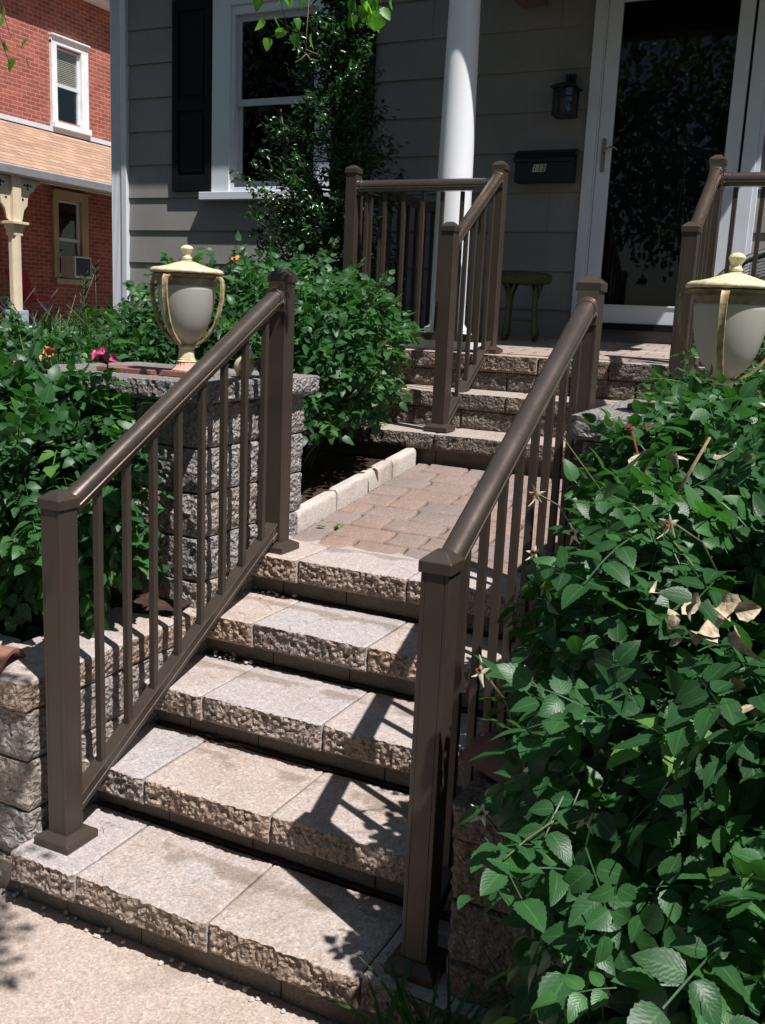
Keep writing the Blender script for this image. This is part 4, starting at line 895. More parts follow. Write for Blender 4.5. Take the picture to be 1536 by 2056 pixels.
nwin(12.22, 13.15, 4.68, 6.27, M['white'], simple('bright_white_trim', (.80, .80, .80), .5), 'white upstairs window with a half-drawn blind', True)
w2 = nwin(12.18, 13.09, 1.90, 3.60, M['white'], M['creamdark'], 'tan-trimmed ground floor window under the porch', False)
# rake board / eave of the gable above
m = MB(); m.box(XN - .1, XN + .37, 4, 24, 7.06, 7.32); m.build('eave', M['white'], nb, bevel=.01)
m = MB(); m.add([(XN + .5, 4, 7.3), (XN + .5, 24, 7.3), (XN - 4, 24, 10), (XN - 4, 4, 10)], [(0, 1, 2, 3)]); m.build('main_roof', M['shingle'], nb)
m = MB(); th = .06; a0, b0 = XN, 4.60; a1, b1 = -9.62, 3.47; m.add([(a0, 4, b0), (a1, 4, b1), (a1, 24, b1), (a0, 24, b0), (a0, 4, b0 - th), (a1, 4, b1 - th), (a1, 24, b1 - th), (a0, 24, b0 - th)], [(0, 1, 2, 3), (4, 7, 6, 5), (0, 4, 5, 1), (3, 2, 6, 7)]); m.build('porch_roof', M['shingle'], nb)
MB().box(XN, XN + .05, 4, 24, 4.60, 4.68).build('flashing', M['white'], nb)
m = MB(); m.prism([(a1 - .02, 3.34), (a1 + .09, 3.36), (a1 + .11, 3.46), (a1 + .10, 3.475), (a1 - .02, 3.465)], 4, 24, 'y'); m.build('gutter', simple('pale_grey_gutter', (.33, .33, .33), .5), nb)
m = MB(); m.box(a1 - .16, a1 - .08, 4, 24, 3.335, 3.40); m.build('porch_beam', M['cream'], nb)
m = MB(); m.box(XN + .0, -9.5, 4, 24, .9, 1.16); m.build('porch_floor', simple('pale_concrete', (.42, .39, .35), .85, 0, .4, 30), nb)
def nbpost(y, lb):
    p = bpy.data.objects.new('porch_post', None); COL.objects.link(p); p.parent = nb; p.location = Vector((-9.7, y, 1.16)) - Vector(nb.location); p['label'] = lb; x = -9.7
    oct_ = lambda r: [(x + r * math.cos(R(22.5 + 45 * i)), y + r * math.sin(R(22.5 + 45 * i))) for i in range(8)]
    MB().prism(oct_(.093), 1.42, 2.50).build('shaft', M['cream'], p, bevel=.004)
    m = MB(); m.box(x - .085, x + .085, y - .085, y + .085, 2.50, 2.60); m.box(x - .10, x + .10, y - .10, y + .10, 2.60, 2.66); m.box(x - .15, x + .15, y - .15, y + .15, 2.66, 2.70); m.box(x - .08, x + .08, y - .08, y + .08, 2.70, 3.40); m.build('capital', M['cream'], p, bevel=.006)
    MB().box(x - .12, x + .12, y - .12, y + .12, 1.16, 1.42).build('foot', simple('blue_grey_paint', (.33, .35, .42), .6), p, bevel=.01)
    for sg in (-1, 1):
        pr = [(.08, 3.335), (.52, 3.335), (.52, 3.29), (.44, 3.25), (.38, 3.17), (.31, 3.13), (.26, 3.04), (.25, 2.95), (.18, 2.87), (.15, 2.74), (.08, 2.70)]
        m = MB(); m.prism([(y + sg * a, b) for a, b in (pr if sg > 0 else pr[::-1])], x - .02, x + .02, 'x'); o = m.build('bracket', M['cream'], p, bevel=.004)
        m = MB()
        for (a, b, r_) in ((.26, 3.24, .028), (.32, 3.24, .018), (.20, 3.24, .018), (.26, 3.19, .018), (.16, 3.03, .02)):
            m.prism([(y + sg * a + r_ * math.cos(i * .785), b + r_ * math.sin(i * .785)) for i in range(8)], x + .0205, x + .0235, 'x')
        m.build('cutout', M['dark'], o)
nbpost(9.1, 'cream porch post with scrolled brackets'); nbpost(6.0, 'cream porch post farther left'); nbpost(14.6, 'cream porch post hidden by the near house')
t = thing('window_air_conditioner', (-11.85, 12.75, 2.05), 'beige window air conditioner with dark grille in the brick house window', 'air conditioner')
m = MB(); m.box(-12.0, -11.62, 12.36, 12.80, 2.02, 2.42); m.build('casing', M['acplastic'], t, bevel=.01)
m = MB(); m.box(-11.618, -11.612, 12.395, 12.765, 2.06, 2.385); m.build('grille', M['acgrille'], t)
m = MB(); m.box(-11.99, -11.95, 12.81, 12.95, 2.03, 2.44); m.box(-11.99, -11.95, 12.20, 12.355, 2.03, 2.44); m.build('side_panel', M['acplastic'], t, bevel=.004)
m = MB(); m.box(-11.948, -11.944, 12.22, 12.27, 2.09, 2.40); m.box(-11.948, -11.944, 12.285, 12.34, 2.09, 2.40); m.build('vents', M['dark'], t)
def folding_chair(x, y, z, rz, cl, label):
    t = thing('folding_chair', (x, y, z), label, 'chair', 'folding chairs on the brick house porch'); Rz = Matrix.Rotation(rz, 3, 'Z'); T = lambda p: tuple(Rz @ Vector(p) + Vector((x, y, z)))
    def slab(pts, th, mt, nm):
        V = [T(p) for p in pts] + [T((p[0], p[1] - th, p[2] - th * .3)) for p in pts]; MB().add(V, [(0, 1, 2, 3), (7, 6, 5, 4), (0, 4, 5, 1), (1, 5, 6, 2), (2, 6, 7, 3), (3, 7, 4, 0)]).build(nm, mt, t, bevel=.004)
    slab([(-.25, .16, .40), (.25, .16, .40), (.27, .34, .92), (-.27, .34, .92)], .02, cl, 'back'); slab([(-.25, -.26, .46), (.25, -.26, .46), (.25, .18, .38), (-.25, .18, .38)], .02, cl, 'seat')
    for s in (-1, 1):
        slab([(s * .27, -.30, .66), (s * .33, -.30, .66), (s * .33, .24, .64), (s * .27, .24, .64)], .02, cl, 'armrest')
        m = MB(); m.tube([T((s * .28, -.28, 0)), T((s * .28, .28, .66)), T((s * .27, .34, .92))], .011, 8); m.tube([T((s * .30, .28, 0)), T((s * .30, -.28, .62)), T((s * .30, -.28, .66))], .011, 8); m.build('side_frame', M['chrome'], t, smooth=True)
    m = MB(); m.tube([T((-.28, -.28, .01)), T((.25, -.26, .44))], .010, 8); m.tube([T((.28, -.28, .01)), T((-.25, -.26, .44))], .010, 8); m.build('cross_frame', M['chrome'], t, smooth=True)
folding_chair(-11.1, 10.80, 1.16, R(98), M['red'], 'red canvas folding chair on the brick house porch right of the cream post')
folding_chair(-10.85, 9.65, 1.16, R(95), M['greencloth'], 'green canvas folding chair on the brick house porch left of the cream post')
# ------------------------------------------------------------------ planting
okR = lambda p: p[0] > (1.27 if p[2] < .78 else 1.21 if p[2] < 1.12 else 1.27) - .30 * p[1] and p[0] > 1.16 and not (p[1] < 0 and p[2] < .16) and p[2] < 1.583 - .055 * (p[1] + 1.795) and not (p[0] < 1.9 and .66 < p[1] < 1.5 and p[2] < 1.38) and not (p[1] > 0 and p[2] < .6) and not (abs(p[0] - 1.452) < .135 and abs(p[1] - .91) < .135 and p[2] > 1.40) and np.linalg.norm(p - np.array([1.765, -1.795, 1.583])) > .80
T_, PR, OR = bush('rose_bush', (1.7, .05, .55), [(1.82, -.15, .80, .58, .68, .60), (1.62, .10, .95, .42, .5, .46), (1.95, -.5, .75, .45, .40, .52), (1.95, .1, 1.12, .5, .5, .33), (1.50, -.2, .65, .25, .3, .35)], 4300, T_HI, M['rose'], 'large dark green rose bush with spent blooms filling the lower right, beside the right railing', seed=5, ok=okR, canes=34, scale=1.02)
okP = lambda p: (p[2] > 1.36 or p[1] < .68) and p[2] < 1.583 - .058 * (p[1] + 1.795)
bush('rose_bush', (1.9, .3, .6), [(1.66, .50, 1.27, .42, .24, .21), (2.1, .6, 1.25, .3, .4, .25), (1.36, .52, 1.20, .17, .13, .19), (1.50, .80, 1.36, .22, .14, .07)], 1300, T_HI, M['rose2'], 'lighter green rose growth around the foot of the right lamp', seed=8, scale=.85, canes=10, ok=lambda p: okP(p) and p[0] > 1.19 - .1 * (p[1] - .5) and not (abs(p[0] - 1.452) < .13 and abs(p[1] - .91) < .13))
bush('rose_bush', (1.8, 2.0, .85), [(1.68, 1.85, 1.30, .58, .38, .33), (2.2, 2.2, 1.4, .5, .5, .4), (1.25, 1.75, 1.22, .18, .25, .2)], 1500, T_MID, M['rose2'], 'rose bush behind the right lamp, before the porch edge', seed=9, scale=.85)
okC = lambda p: p[2] > (1.12 if p[0] < -.12 else 1.27) and not (p[0] > -.09 and p[2] < 1.05) and not (p[1] > 2.30 and p[2] < 1.25) and not (p[1] > 2.9 and p[2] < 1.5) and p[0] < .13 - .42 * (p[1] - 1.7) + (.05 if p[2] > 1.5 else 0) and not (-.95 < p[0] < -.03 and p[1] < 1.42 and p[2] < 1.42) and not (p[1] < 1.42 and p[0] > -.42)
bush('rose_bush', (-.55, 1.95, .85), [(-.55, 1.95, 1.36, .50, .42, .40), (-.18, 2.0, 1.36, .33, .33, .34), (-.98, 2.0, 1.45, .40, .4, .36), (-.75, 2.35, 1.5, .5, .4, .33), (-.30, 1.65, 1.12, .24, .15, .18)], 2300, T_MID, M['rose2'], 'bright green rose bush behind the left pillar and lamp, reaching to the upper steps', seed=12, ok=okC, scale=1.0, canes=26)
okL = lambda p: p[1] < .68 and p[2] > .62 or p[0] < -.95
bush('rose_bush', (-.6, .42, .55), [(-.55, .36, .95, .42, .27, .36), (-.95, .40, 1.0, .45, .30, .38), (-.30, .46, 1.05, .17, .14, .22), (-.75, .40, 1.24, .38, .22, .20), (-.42, .48, 1.22, .16, .12, .14)], 2200, T_MID, M['rose'], 'dark green rose bush left of the front railing, in front of the left pillar', seed=15, ok=okL, scale=1.15, canes=20)
bush('leafy_shrub', (-1.5, 1.3, .8), [(-1.35, 1.15, 1.20, .42, .4, .30), (-1.9, 1.3, 1.25, .5, .5, .33), (-1.15, 1.75, 1.22, .3, .3, .25)], 1000, T_MID, M['rose'], 'low leafy green shrub at the left edge behind the pillar cap', 'shrub', seed=16, scale=.9)
bush('leafy_shrub', (-5.6, 7.5, 1.1), [(-5.2, 7.2, 1.28, 1.3, .8, .34), (-6.8, 8.4, 1.22, 1.2, .9, .30)], 2200, T_LOW, M['canopy'], 'dark low hedge-like shrub in front of the brick house', 'shrub', seed=17, scale=1.2, canes=6)
bush('leafy_shrub', (-2.6, 3.2, 1.05), [(-2.5, 3.2, 1.18, .5, .4, .25), (-3.0, 3.8, 1.3, .35, .3, .30), (-2.1, 2.9, 1.3, .35, .35, .25)], 1100, T_LOW, M['canopy'], 'shaded shrub at the foot of the house corner left of the left lamp', 'shrub', seed=18, scale=1.0, canes=8)
# strap-leaved clumps
def clump(name, base, n, L, spread, label, cat, seed, mt, w=.009, up=1.0):
    rng = np.random.default_rng(seed); V = []; F = []; RR = []; AA = []
    for i in range(n):
        a = rng.uniform(0, 6.283); l = L * rng.uniform(.6, 1.1); b = np.array(base) + np.array([rng.normal() * spread, rng.normal() * spread, 0]); d = np.array([math.cos(a), math.sin(a), 0]); s = np.array([-d[1], d[0], 0]); k = 8; o = rng.uniform(.3, .8); ww = w * rng.uniform(.7, 1.2); r0 = rng.random()
        st0 = len(V)
        for j in range(k + 1):
            u = j / k; p = b + d * l * o * u ** 1.6 + np.array([0, 0, l * up * (u - .55 * o * u ** 2.6)]); hw = ww * (1 - u ** 3) + .0006
            V += [p - s * hw + np.array([0, 0, .002]), p, p + s * hw + np.array([0, 0, .002])]; RR += [r0] * 3; AA += [1, 0, 1]
        for j in range(k): q = st0 + j * 3; F += [(q, q + 1, q + 4, q + 3), (q + 1, q + 2, q + 5, q + 4)]
    t = thing(name, base, label, cat); np_mesh('blades', np.array(V), np.array(F), mt, t, RR, AA); return t
clump('daylily', (-2.75, 2.75, 1.02), 190, .62, .14, 'daylily clump at the far left, below the cream porch post', 'daylily', 1, M['lily'], .010)
t = clump('daylily', (-2.25, 2.55, 1.0), 150, .60, .11, 'daylily clump with yellow-green bud stalks right of the far-left clump', 'daylily', 2, M['lily'], .009)
for i, (dx, h) in enumerate(((-.05, .72), (.06, .78), (.0, .62))):
    m = MB(); x, y = -2.3 + dx, 2.6; m.tube([(x, y, 1.0), (x + .01, y, 1.0 + h * .6), (x + .03 - .03 * i, y, 1.0 + h)], [.004, .0035, .0025], 6)
    for q in range(5): m.tube([(x + .03 - .03 * i, y, 1.0 + h - .02 * q), (x + .03 - .03 * i + .02 * (-1) ** q, y, 1.0 + h - .02 * q + .02), (x + .03 - .03 * i + .028 * (-1) ** q, y, 1.0 + h - .02 * q + .04)], [.003, .006, .002], 6)
    m.build('bud_stalk', M['lily'], t, smooth=True)
clump('hosta', (-1.0, 1.55, .85), 40, .62, .08, 'broad strap-leaved plant showing left of the left lamp base', 'plant', 3, M['lily'], .018)
clump('daylily', (-1.7, 1.9, .88), 90, .6, .12, 'strap-leaved clump behind the left shrub, left of the left lamp', 'daylily', 6, M['lily'], .011)
clump('grass_tuft', (1.17, -.19, -.03), 46, .36, .05, 'long grass tuft against the right wall at the foot of the right front post', 'grass tuft', 4, M['lily'], .0065)
clump('grass_tuft', (1.16, -.33, -.03), 34, .30, .06, 'bent grass tuft at the bottom edge right of the lowest step', 'grass tuft', 5, M['lily'], .0065, .7)
clump('grass_tuft', (1.30, -.34, -.03), 60, .42, .08, 'dark grass tuft under the large rose bush at the bottom right', 'grass tuft', 9, M['lily'], .007)
# weeds by the edging
rng = np.random.default_rng(31)
for (x, y, lb) in ((.0, 1.36, 'small pale green weed touching the foot of the nearest edging stone'), (.05, 1.40, 'small pale green weed in the paver joint, just right of the first weed')):
    n = 7; P = np.array([[x, y, land_z(y) + .006]] * n) + rng.normal(size=(n, 3)) * [.006, .006, .002]; a = rng.uniform(0, 6.28, n); Y = np.stack([np.cos(a), np.sin(a), np.full(n, .35)], 1)
    V, F, r_, a_ = instance([single(4, .34, .018)], P, Y, np.tile([0, 0, 1.], (n, 1)), np.ones(n), rng); setp(np_mesh('weed', V, F, M['birch'], None, r_, a_), lb, 'weed')
# spent blooms, dry leaves, shoots on the roses: parts of the bush they grow on
def spent(parent, c, outd, s=1.0, seed=0):
    rng = np.random.default_rng(seed); c = np.array(c, float); d = np.array(outd, float); d /= np.linalg.norm(d); u = np.cross(d, [0, 0, 1.]); u /= np.linalg.norm(u); v = np.cross(u, d)
    m = MB()
    for i in range(5):
        a = i * 1.2566 + rng.uniform(-.2, .2); e = u * math.cos(a) + v * math.sin(a); sd = -u * math.sin(a) + v * math.cos(a); L = .026 * s * rng.uniform(.7, 1.25); cu = rng.uniform(-.3, .5); V = []
        for j in range(5):
            q = j / 4; w = .0062 * s * (1 - q ** 1.5) + .0003; p = c + e * L * q + d * (L * cu * q * q); V += [p - sd * w, p + d * .0012, p + sd * w]
        F = [f for j in range(4) for f in ((j * 3, j * 3 + 1, j * 3 + 4, j * 3 + 3), (j * 3 + 1, j * 3 + 2, j * 3 + 5, j * 3 + 4))]; m.add(V, F)
    fl = m.build('spent_bloom', M['sepal'], parent, smooth=True)
    m = MB(); 
    for i in range(22):
        e = d * .8 + rng.normal(size=3) * .5; e /= np.linalg.norm(e); m.tube([c, c + e * .007 * s, c + e * .011 * s], [.0011, .0008, .0006], 4)
    m.build('stamens', M['redbit'], fl)
    m = MB(); m.tube([c + d * .001, c - d * .006, c - d * .012], [.004, .005, .002], 8); q = c - d * .012; m.tube([q, q - d * .05 + np.array([0, 0, -.02]), q - d * .09 + np.array([0, 0, -.07])], [.0018, .0018, .0022], 6); m.build('hip', M['cane'], fl, smooth=True)
bl = [((1.305, -.46, 1.055)), ((1.36, -.42, 1.045)), ((1.34, -.10, 1.21)), ((1.24, .0, 1.14)), ((1.31, -.42, .80)), ((1.545, -.35, 1.30)), ((1.375, -.40, .895)), ((1.62, .28, 1.44)), ((1.70, -.25, 1.42)), ((1.21, .08, 1.24)), ((1.52, -.62, .95)), ((1.78, -.75, 1.12))]
for i, c in enumerate(bl): spent(T_, c, (-.55 + .2 * math.sin(i * 2.1), -.75, .35 + .3 * math.cos(i * 1.7)), .82, i)
def dry(parent, c, n, s, seed):
    rng = np.random.default_rng(seed); P = np.array(c) + rng.normal(size=(n, 3)) * s; Y = rng.normal(size=(n, 3)); Y[:, 2] -= .4; Nn = rng.normal(size=(n, 3)) + np.array([0, -.6, .6])
    tm = [single(8, .36, 1, .02, fold=f, droop=dd) for f, dd in ((.5, .9), (-.4, .7), (.7, .3))]
    V, F, r_, a_ = instance(tm, P, Y, Nn, rng.uniform(.022, .040, n), rng); o = np_mesh('dried_leaves', V, F, M['dryleaf'], parent, r_, a_); o['label'] = 'curled tan dead leaves'
dry(T_, (1.66, -.60, 1.24), 8, .026, 1); dry(T_, (1.60, -.50, 1.20), 5, .02, 2); dry(T_, (1.50, -.05, 1.37), 6, .035, 3); dry(T_, (1.68, -.55, 1.13), 4, .015, 4); dry(T_, (1.42, .0, 1.27), 3, .015, 6)
m = MB(); 
for (a, b, c) in (((1.50, -.1, 1.24), (1.52, -.11, 1.32), (1.56, -.13, 1.41)),): MB().tube([a, b, c], [.0035, .003, .0022], 6).build('cut_stem', M['drystem'], T_, smooth=True)
def shoot(parent, c, seed, n=7, sz=.035):
    rng = np.random.default_rng(seed); P = np.array([c] * n) + rng.normal(size=(n, 3)) * .006; a = rng.uniform(0, 6.28, n); Y = np.stack([np.cos(a), np.sin(a), rng.uniform(-.2, .8, n)], 1)
    V, F, r_, a_ = instance([single(6, .2, 1, .02)], P, Y, np.tile([0, -.4, 1.], (n, 1)), rng.uniform(.6, 1.1, n) * sz, rng); o = np_mesh('red_shoot', V, F, M['redleaf'], parent, r_, a_)
    m = MB(); c = np.array(c); m.tube([c, c + [.02, -.01, -.05], c + [.05, -.02, -.10]], [.0018, .0022, .0026], 6); m.build('red_stem', M['redbit'], o)
shoot(T_, (1.40, .02, 1.40), 3, 6, .024)
# pink flowering stem before the left pillar
t = thing('flowering_stem', (-.30, .45, .6), 'tall leafy stem with a magenta flower standing left of the left lamp', 'flower')
m = MB(); pts = [(-.30, .45, .6), (-.28, .46, .95), (-.262, .47, 1.25), (-.262, .48, 1.43), (-.25, .48, 1.50)]; m.tube(pts, [.004, .0035, .003, .0025, .002], 6); m.build('stem', M['cane'], t, smooth=True)
rng = np.random.default_rng(44); n = 20; P = []; Y = []
for i in range(n):
    u = i / n; z = 1.22 + .30 * u; a = i * 2.4; P.append((-.262 + .008 * u, .475, z)); Y.append((math.cos(a), math.sin(a), rng.uniform(-.1, .5)))
V, F, r_, a_ = instance([single(7, .28, 1, 0, fold=.2, droop=.3)], np.array(P), np.array(Y), np.tile([0, 0, 1.], (n, 1)), rng.uniform(.04, .085, n), rng); np_mesh('leaves', V, F, M['rose2'], t, r_, a_)
n = 13; P = np.array([(-.262, .455, 1.435)] * n) + rng.normal(size=(n, 3)) * [.018, .008, .008]; Y = rng.normal(size=(n, 3)) * .5 + [0, 0, -1]; V, F, r_, a_ = instance([single(5, .4, .028, 0, fold=.5, droop=.5)], P, Y, np.tile([0, -1., .2], (n, 1)), np.ones(n), rng); np_mesh('blossom', V, F, M['pink'], t, r_, a_)
for j, (c, mt, lb) in enumerate((((-.52, .50, 1.42), M['orange'], 'withered orange rose bloom above the left rose bush, nearer the pillar'), ((-.62, .47, 1.37), M['pink'], 'small dark red rose bloom above the left rose bush'), ((-.40, .28, 1.20), M['orange'], 'withered brown-orange bloom low in the left rose bush'), ((-.86, 2.0, 1.80), M['orange'], 'faded peach rose bloom above the bush behind the left railing'))):
    t = thing('rose_bloom', c, lb, 'flower', 'faded rose blooms'); n = 14; P = np.array([c] * n) + rng.normal(size=(n, 3)) * .006; Y = rng.normal(size=(n, 3)) + [0, -.3, .3]
    V, F, r_, a_ = instance([single(4, .4, .024, 0, fold=.6, droop=.4)], P, Y, rng.normal(size=(n, 3)), rng.uniform(.6, 1.2, n), rng); np_mesh('petals', V, F, mt, t, r_, a_)
    m = MB(); c = np.array(c); m.tube([c, c + [.01, .01, -.06], c + [.03, .03, -.22]], [.002, .002, .0026], 6); m.build('stem', M['cane'], t)
# holly-like shrub against the house
def holly():
    rng = np.random.default_rng(52); t = thing('dark_shrub', (-1.45, 3.62, 1.05), 'tall dark glossy-leaved shrub growing against the house between the window and the porch', 'shrub')
    m = MB(); tr = [(-1.45, 3.62, 1.0), (-1.46, 3.63, 1.9), (-1.42, 3.62, 2.7), (-1.40, 3.63, 3.3), (-1.36, 3.62, 3.9)]; m.tube(tr, [.022, .018, .014, .010, .005], 8)
    m.tube([(-1.5, 3.58, 1.0), (-1.62, 3.58, 1.8), (-1.72, 3.58, 2.4), (-1.8, 3.58, 2.8)], [.016, .012, .009, .005], 8)
    P = []; Y = []
    for i in range(340):
        z = rng.uniform(1.35, 3.62); sp = np.interp(z, [1.3, 1.9, 2.15, 2.6, 3.0, 3.5, 3.9], [.55, .72, .66, .42, .30, .20, .15]); x0 = np.interp(z, [1, 2.7, 3.9], [-1.5, -1.45, -1.38]); a = rng.uniform(0, 6.283); l = sp * rng.uniform(.35, 1.0)
        d = np.array([math.cos(a), math.sin(a) * .5 - .12, rng.uniform(.05, .5)]); b0 = np.array([x0, 3.62, z]); e = b0 + d * l; e[1] = min(e[1], 4.1); mid = (b0 + e) / 2 + np.array([0, 0, -.03])
        if e[0] > -.93: e[0] = -.93 - rng.random() * .1
        m.tube([b0, mid, e], [.005, .0035, .0015], 5)
        k = int(46 * l / .5) + 10
        for j in range(k):
            u = rng.uniform(.25, 1.05); p = b0 * (1 - u) ** 2 + mid * 2 * u * (1 - u) + e * u * u + rng.normal(size=3) * .022; P.append(p); Y.append(d / np.linalg.norm(d) * .7 + rng.normal(size=3) * .65)
    m.v = [(p[0] + .17, p[1], p[2]) for p in m.v]; m.build('trunk', M['bark'], t, smooth=True); P = np.array(P) + [.17, 0, 0]; Y = np.array(Y); n = len(P)
    tm = [single(5, .22, 1, .0, fold=.25, droop=d_) for d_ in (.1, .3, .5)]
    V, F, r_, a_ = instance(tm, P, Y, rng.normal(size=(n, 3)) * .5 + [.3, -.4, .8], rng.uniform(.026, .046, n), rng); np_mesh('crown', V, F, M['holly'], t, r_, a_)
holly()
# street tree: trunk left of the view, long drooping twigs hang into the top of the frame
def tree(base, H, label, crown, n, hang, seed, mt, leaf=.06, spread=1.0, gr=None):
    rng = np.random.default_rng(seed); t = thing('tree', base, label, 'tree', gr); b = np.array(base, float); m = MB(); tp = b + np.array([.2, .1, H])
    m.tube([b + (tp - b) * u + np.array([.08 * math.sin(u * 5), .06 * math.cos(u * 4), 0]) for u in np.linspace(0, 1, 10)], list(np.linspace(.16, .03, 10)), 12)
    for c in crown:
        for i in range(5):
            e = np.array(c[:3]) + rng.normal(size=3) * np.array(c[3:]) * .45; s = b + (tp - b) * rng.uniform(.45, .95); mid = (s + e) / 2 + np.array([0, 0, .3]); m.tube([s * (1 - u) ** 2 + mid * 2 * u * (1 - u) + e * u * u for u in np.linspace(0, 1, 7)], list(np.linspace(.05, .008, 7)), 7)
    P, O = lobes_sample([tuple(c) for c in crown], n, rng, .25, .35)
    Y = O * .5 + rng.normal(size=O.shape) * .6; Y[:, 2] -= .5; V, F, r_, a_ = instance([single(4, .34, 1, 0, fold=.1, droop=d_) for d_ in (.1, .35)], P, Y, rng.normal(size=P.shape) * .6 + [0, 0, .8], rng.uniform(.7, 1.2, len(P)) * leaf, rng)
    np_mesh('crown', V, F, mt, t, r_, a_)
    m.build('trunk', M['bark'], t, smooth=True); return t
tr = tree((-2.6, -1.4, -.12), 5.2, 'tree outside the frame whose drooping leafy twigs hang into the top', [(-2.4, -1.2, 5.2, 1.5, 1.0, 1.1), (-.8, .2, 5.3, .8, .7, .5)], 5200, [], 61, M['birch'], .055)
# hanging sprays
def spray(start, tip, nl, seed, sz=.042):
    rng = np.random.default_rng(seed); s = np.array(start, float); e = np.array(tip, float); mid = (s + e) / 2 + np.array([.03, 0, .12]); m = MB(); m.tube([s * (1 - u) ** 2 + mid * 2 * u * (1 - u) + e * u * u for u in np.linspace(0, 1, 10)], list(np.linspace(.005, .0009, 10)), 6); P = []; Y = []
    for i in range(nl):
        u = 1 - .4 * rng.random() ** 1.5; p = s * (1 - u) ** 2 + mid * 2 * u * (1 - u) + e * u * u; q = p + rng.normal(size=3) * [.032, .03, .012]; m.tube([p, (p + q) / 2 + [0, 0, .004], q], .0006, 4); P.append(q); Y.append(rng.normal(size=3) * .28 + [0, 0, -1])
    o = m.build('twig', M['cane'], tr, smooth=True); P = np.array(P); Y = np.array(Y); n = len(P)
    V, F, r_, a_ = instance([single(9, .36, 1, .035, fold=.15, droop=d_, tip=.62) for d_ in (.1, .3)], P, Y, rng.normal(size=(n, 3)) + [0, -1., .3], rng.uniform(.7, 1.15, n) * sz, rng); np_mesh('hanging_leaves', V, F, M['birch'], tr, r_, a_)
spray((.2, .3, 3.2), (.35, .9, 2.42), 34, 1); spray((.2, .3, 3.2), (.42, .85, 2.42), 26, 2); spray((0, .3, 3.2), (.09, .9, 2.40), 18, 3); spray((0, .3, 3.2), (.14, .95, 2.43), 10, 4)
spray((-.9, .3, 3.2), (-.87, .72, 2.42), 16, 5, .045); spray((-1.0, .3, 3.1), (-.91, .75, 2.35), 10, 6, .045)
for k, (a, b) in enumerate((((.6, -.7, 3.15), (1.12, -.66, 2.78)), ((.6, -.7, 3.15), (1.28, -.78, 2.80)), ((.6, -.7, 3.15), (1.02, -.60, 2.95)), ((.6, -.7, 3.2), (1.45, -.88, 2.85)), ((.6, -.7, 3.2), (1.5, -.98, 2.75)), ((.4, -.7, 3.2), (.95, -.72, 2.9)))): spray(a, b, 60, 20 + k, .05)
mb = MB(); mb.tube([(-2.5, -1.35, 2.4), (-1.6, -1.1, 3.1), (-.6, -.6, 3.4), (.2, -.3, 3.35), (.6, -.7, 3.2)], [.05, .035, .022, .014, .008], 8); mb.tube([(-1.6, -1.1, 3.1), (-1.0, -.2, 3.4), (-.4, .2, 3.4), (.2, .3, 3.2)], [.03, .018, .012, .006], 8); mb.tube([(-1.0, -.2, 3.4), (-.95, .3, 3.2)], [.012, .006], 8)
mb.build('limb', M['bark'], tr, smooth=True)
m = MB(); m.tube([(.15, .9, 2.62), (.155, .9, 2.50), (.150, .9, 2.42), (.148, .9, 2.345)], [.0012, .001, .0008, .0007], 5); m.tube([(.148, .9, 2.345), (.135, .9, 2.335), (.118, .89, 2.322)], [.0009, .0012, .0016], 5); m.tube([(.148, .9, 2.35), (.165, .9, 2.33), (.192, .9, 2.325)], [.0008, .0008, .0007], 5); m.tube([(.148, .9, 2.36), (.17, .9, 2.35), (.19, .9, 2.343)], [.0008, .0008, .0006], 5); m.build('bare_twig', M['drystem'], tr, smooth=True)
tree((4.6, -3.4, -.12), 5.0, 'large street tree behind the viewer whose foliage the storm door glass mirrors', [(4.2, -3.8, 5.2, 2.2, 1.6, 1.6), (3.0, -5.2, 4.2, 1.4, 1.3, 1.2)], 11700, [], 71, M['canopy'], .11)
tree((-1.5, -12, -.12), 6.0, 'wide tree across the street mirrored in the window glass', [(-1.5, -12, 5.5, 3.5, 2.5, 2.6), (2.5, -13, 4.0, 2.8, 2.2, 2.2)], 13500, [], 72, M['canopy'], .17)
tree((-12, -12, -.12), 7.0, 'unseen tall tree behind the viewer, added to keep open sky out of the window reflection', [(-12, -12, 6.5, 4, 3, 3.5), (-9, -13, 4, 3, 2, 2.5)], 10800, [], 74, M['canopy'], .2)  # added out of view to block the sky mirrored in the house window
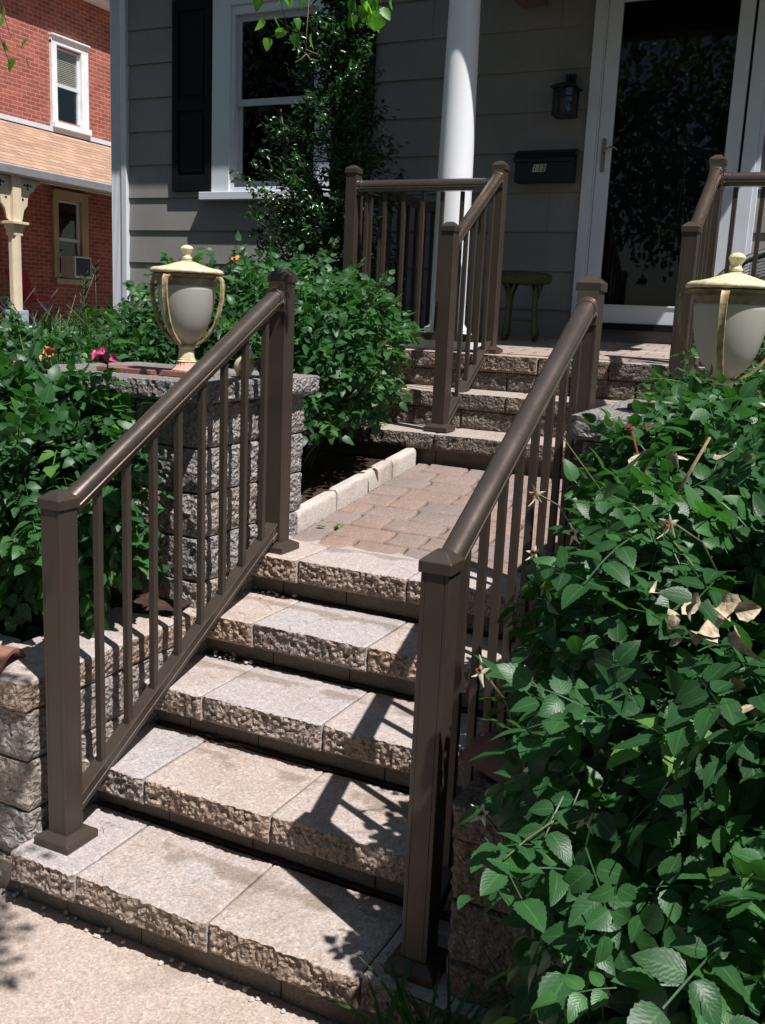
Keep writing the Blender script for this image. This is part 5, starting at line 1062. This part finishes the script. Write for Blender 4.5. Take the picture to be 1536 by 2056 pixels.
tree((7, -12, -.12), 6.5, 'tree across the street to the right behind the viewer', [(7.5, -12, 5.5, 3.2, 2.5, 2.8), (5, -12, 3.2, 2.6, 2.2, 2.0)], 13500, [], 73, M['canopy'], .17)
# ------------------------------------------------------------------ camera
cam = bpy.data.cameras.new('cam'); co = bpy.data.objects.new('camera', cam); COL.objects.link(co); SC.camera = co
yaw, pitch, roll = -.4468, .2007, .0452
f = Vector((math.sin(yaw) * math.cos(pitch), math.cos(yaw) * math.cos(pitch), -math.sin(pitch))); r0 = Vector((math.cos(yaw), -math.sin(yaw), 0)); u0 = r0.cross(f)
rr = r0 * math.cos(roll) + u0 * math.sin(roll); uu = -r0 * math.sin(roll) + u0 * math.cos(roll)
Mx = Matrix((rr, uu, -f)).transposed().to_4x4(); Mx.translation = Vector((1.7654, -1.7949, 1.5834)); co.matrix_world = Mx
cam.sensor_fit = 'HORIZONTAL'; cam.sensor_width = 36; cam.lens = 1937.6 / 1536 * 36; cam.clip_end = 500; cam.clip_start = .02
# ------------------------------------------------------------------ light
w = bpy.data.worlds.new('World'); SC.world = w; w.use_nodes = True; nt = w.node_tree; nt.nodes.clear()
sky = nt.nodes.new('ShaderNodeTexSky'); sky.sky_type = 'NISHITA'; sky.sun_disc = False; el = math.asin(SUN.z); sky.sun_elevation = el; sky.sun_rotation = math.atan2(SUN.x, SUN.y)
bg = nt.nodes.new('ShaderNodeBackground'); bg.inputs[1].default_value = .05; ou = nt.nodes.new('ShaderNodeOutputWorld'); nt.links.new(sky.outputs[0], bg.inputs[0]); nt.links.new(bg.outputs[0], ou.inputs[0])
l = bpy.data.lights.new('sun', 'SUN'); l.energy = 5.0; l.angle = R(.55); l.color = (1, .97, .95); lo = bpy.data.objects.new('sun', l); COL.objects.link(lo); lo.rotation_euler = SUN.to_track_quat('Z', 'Y').to_euler()
SC.view_settings.view_transform = 'Standard'; SC.view_settings.look = 'None'; SC.view_settings.exposure = .5; SC.view_settings.gamma = 1
SC.cycles.max_bounces = 8; SC.cycles.transparent_max_bounces = 12
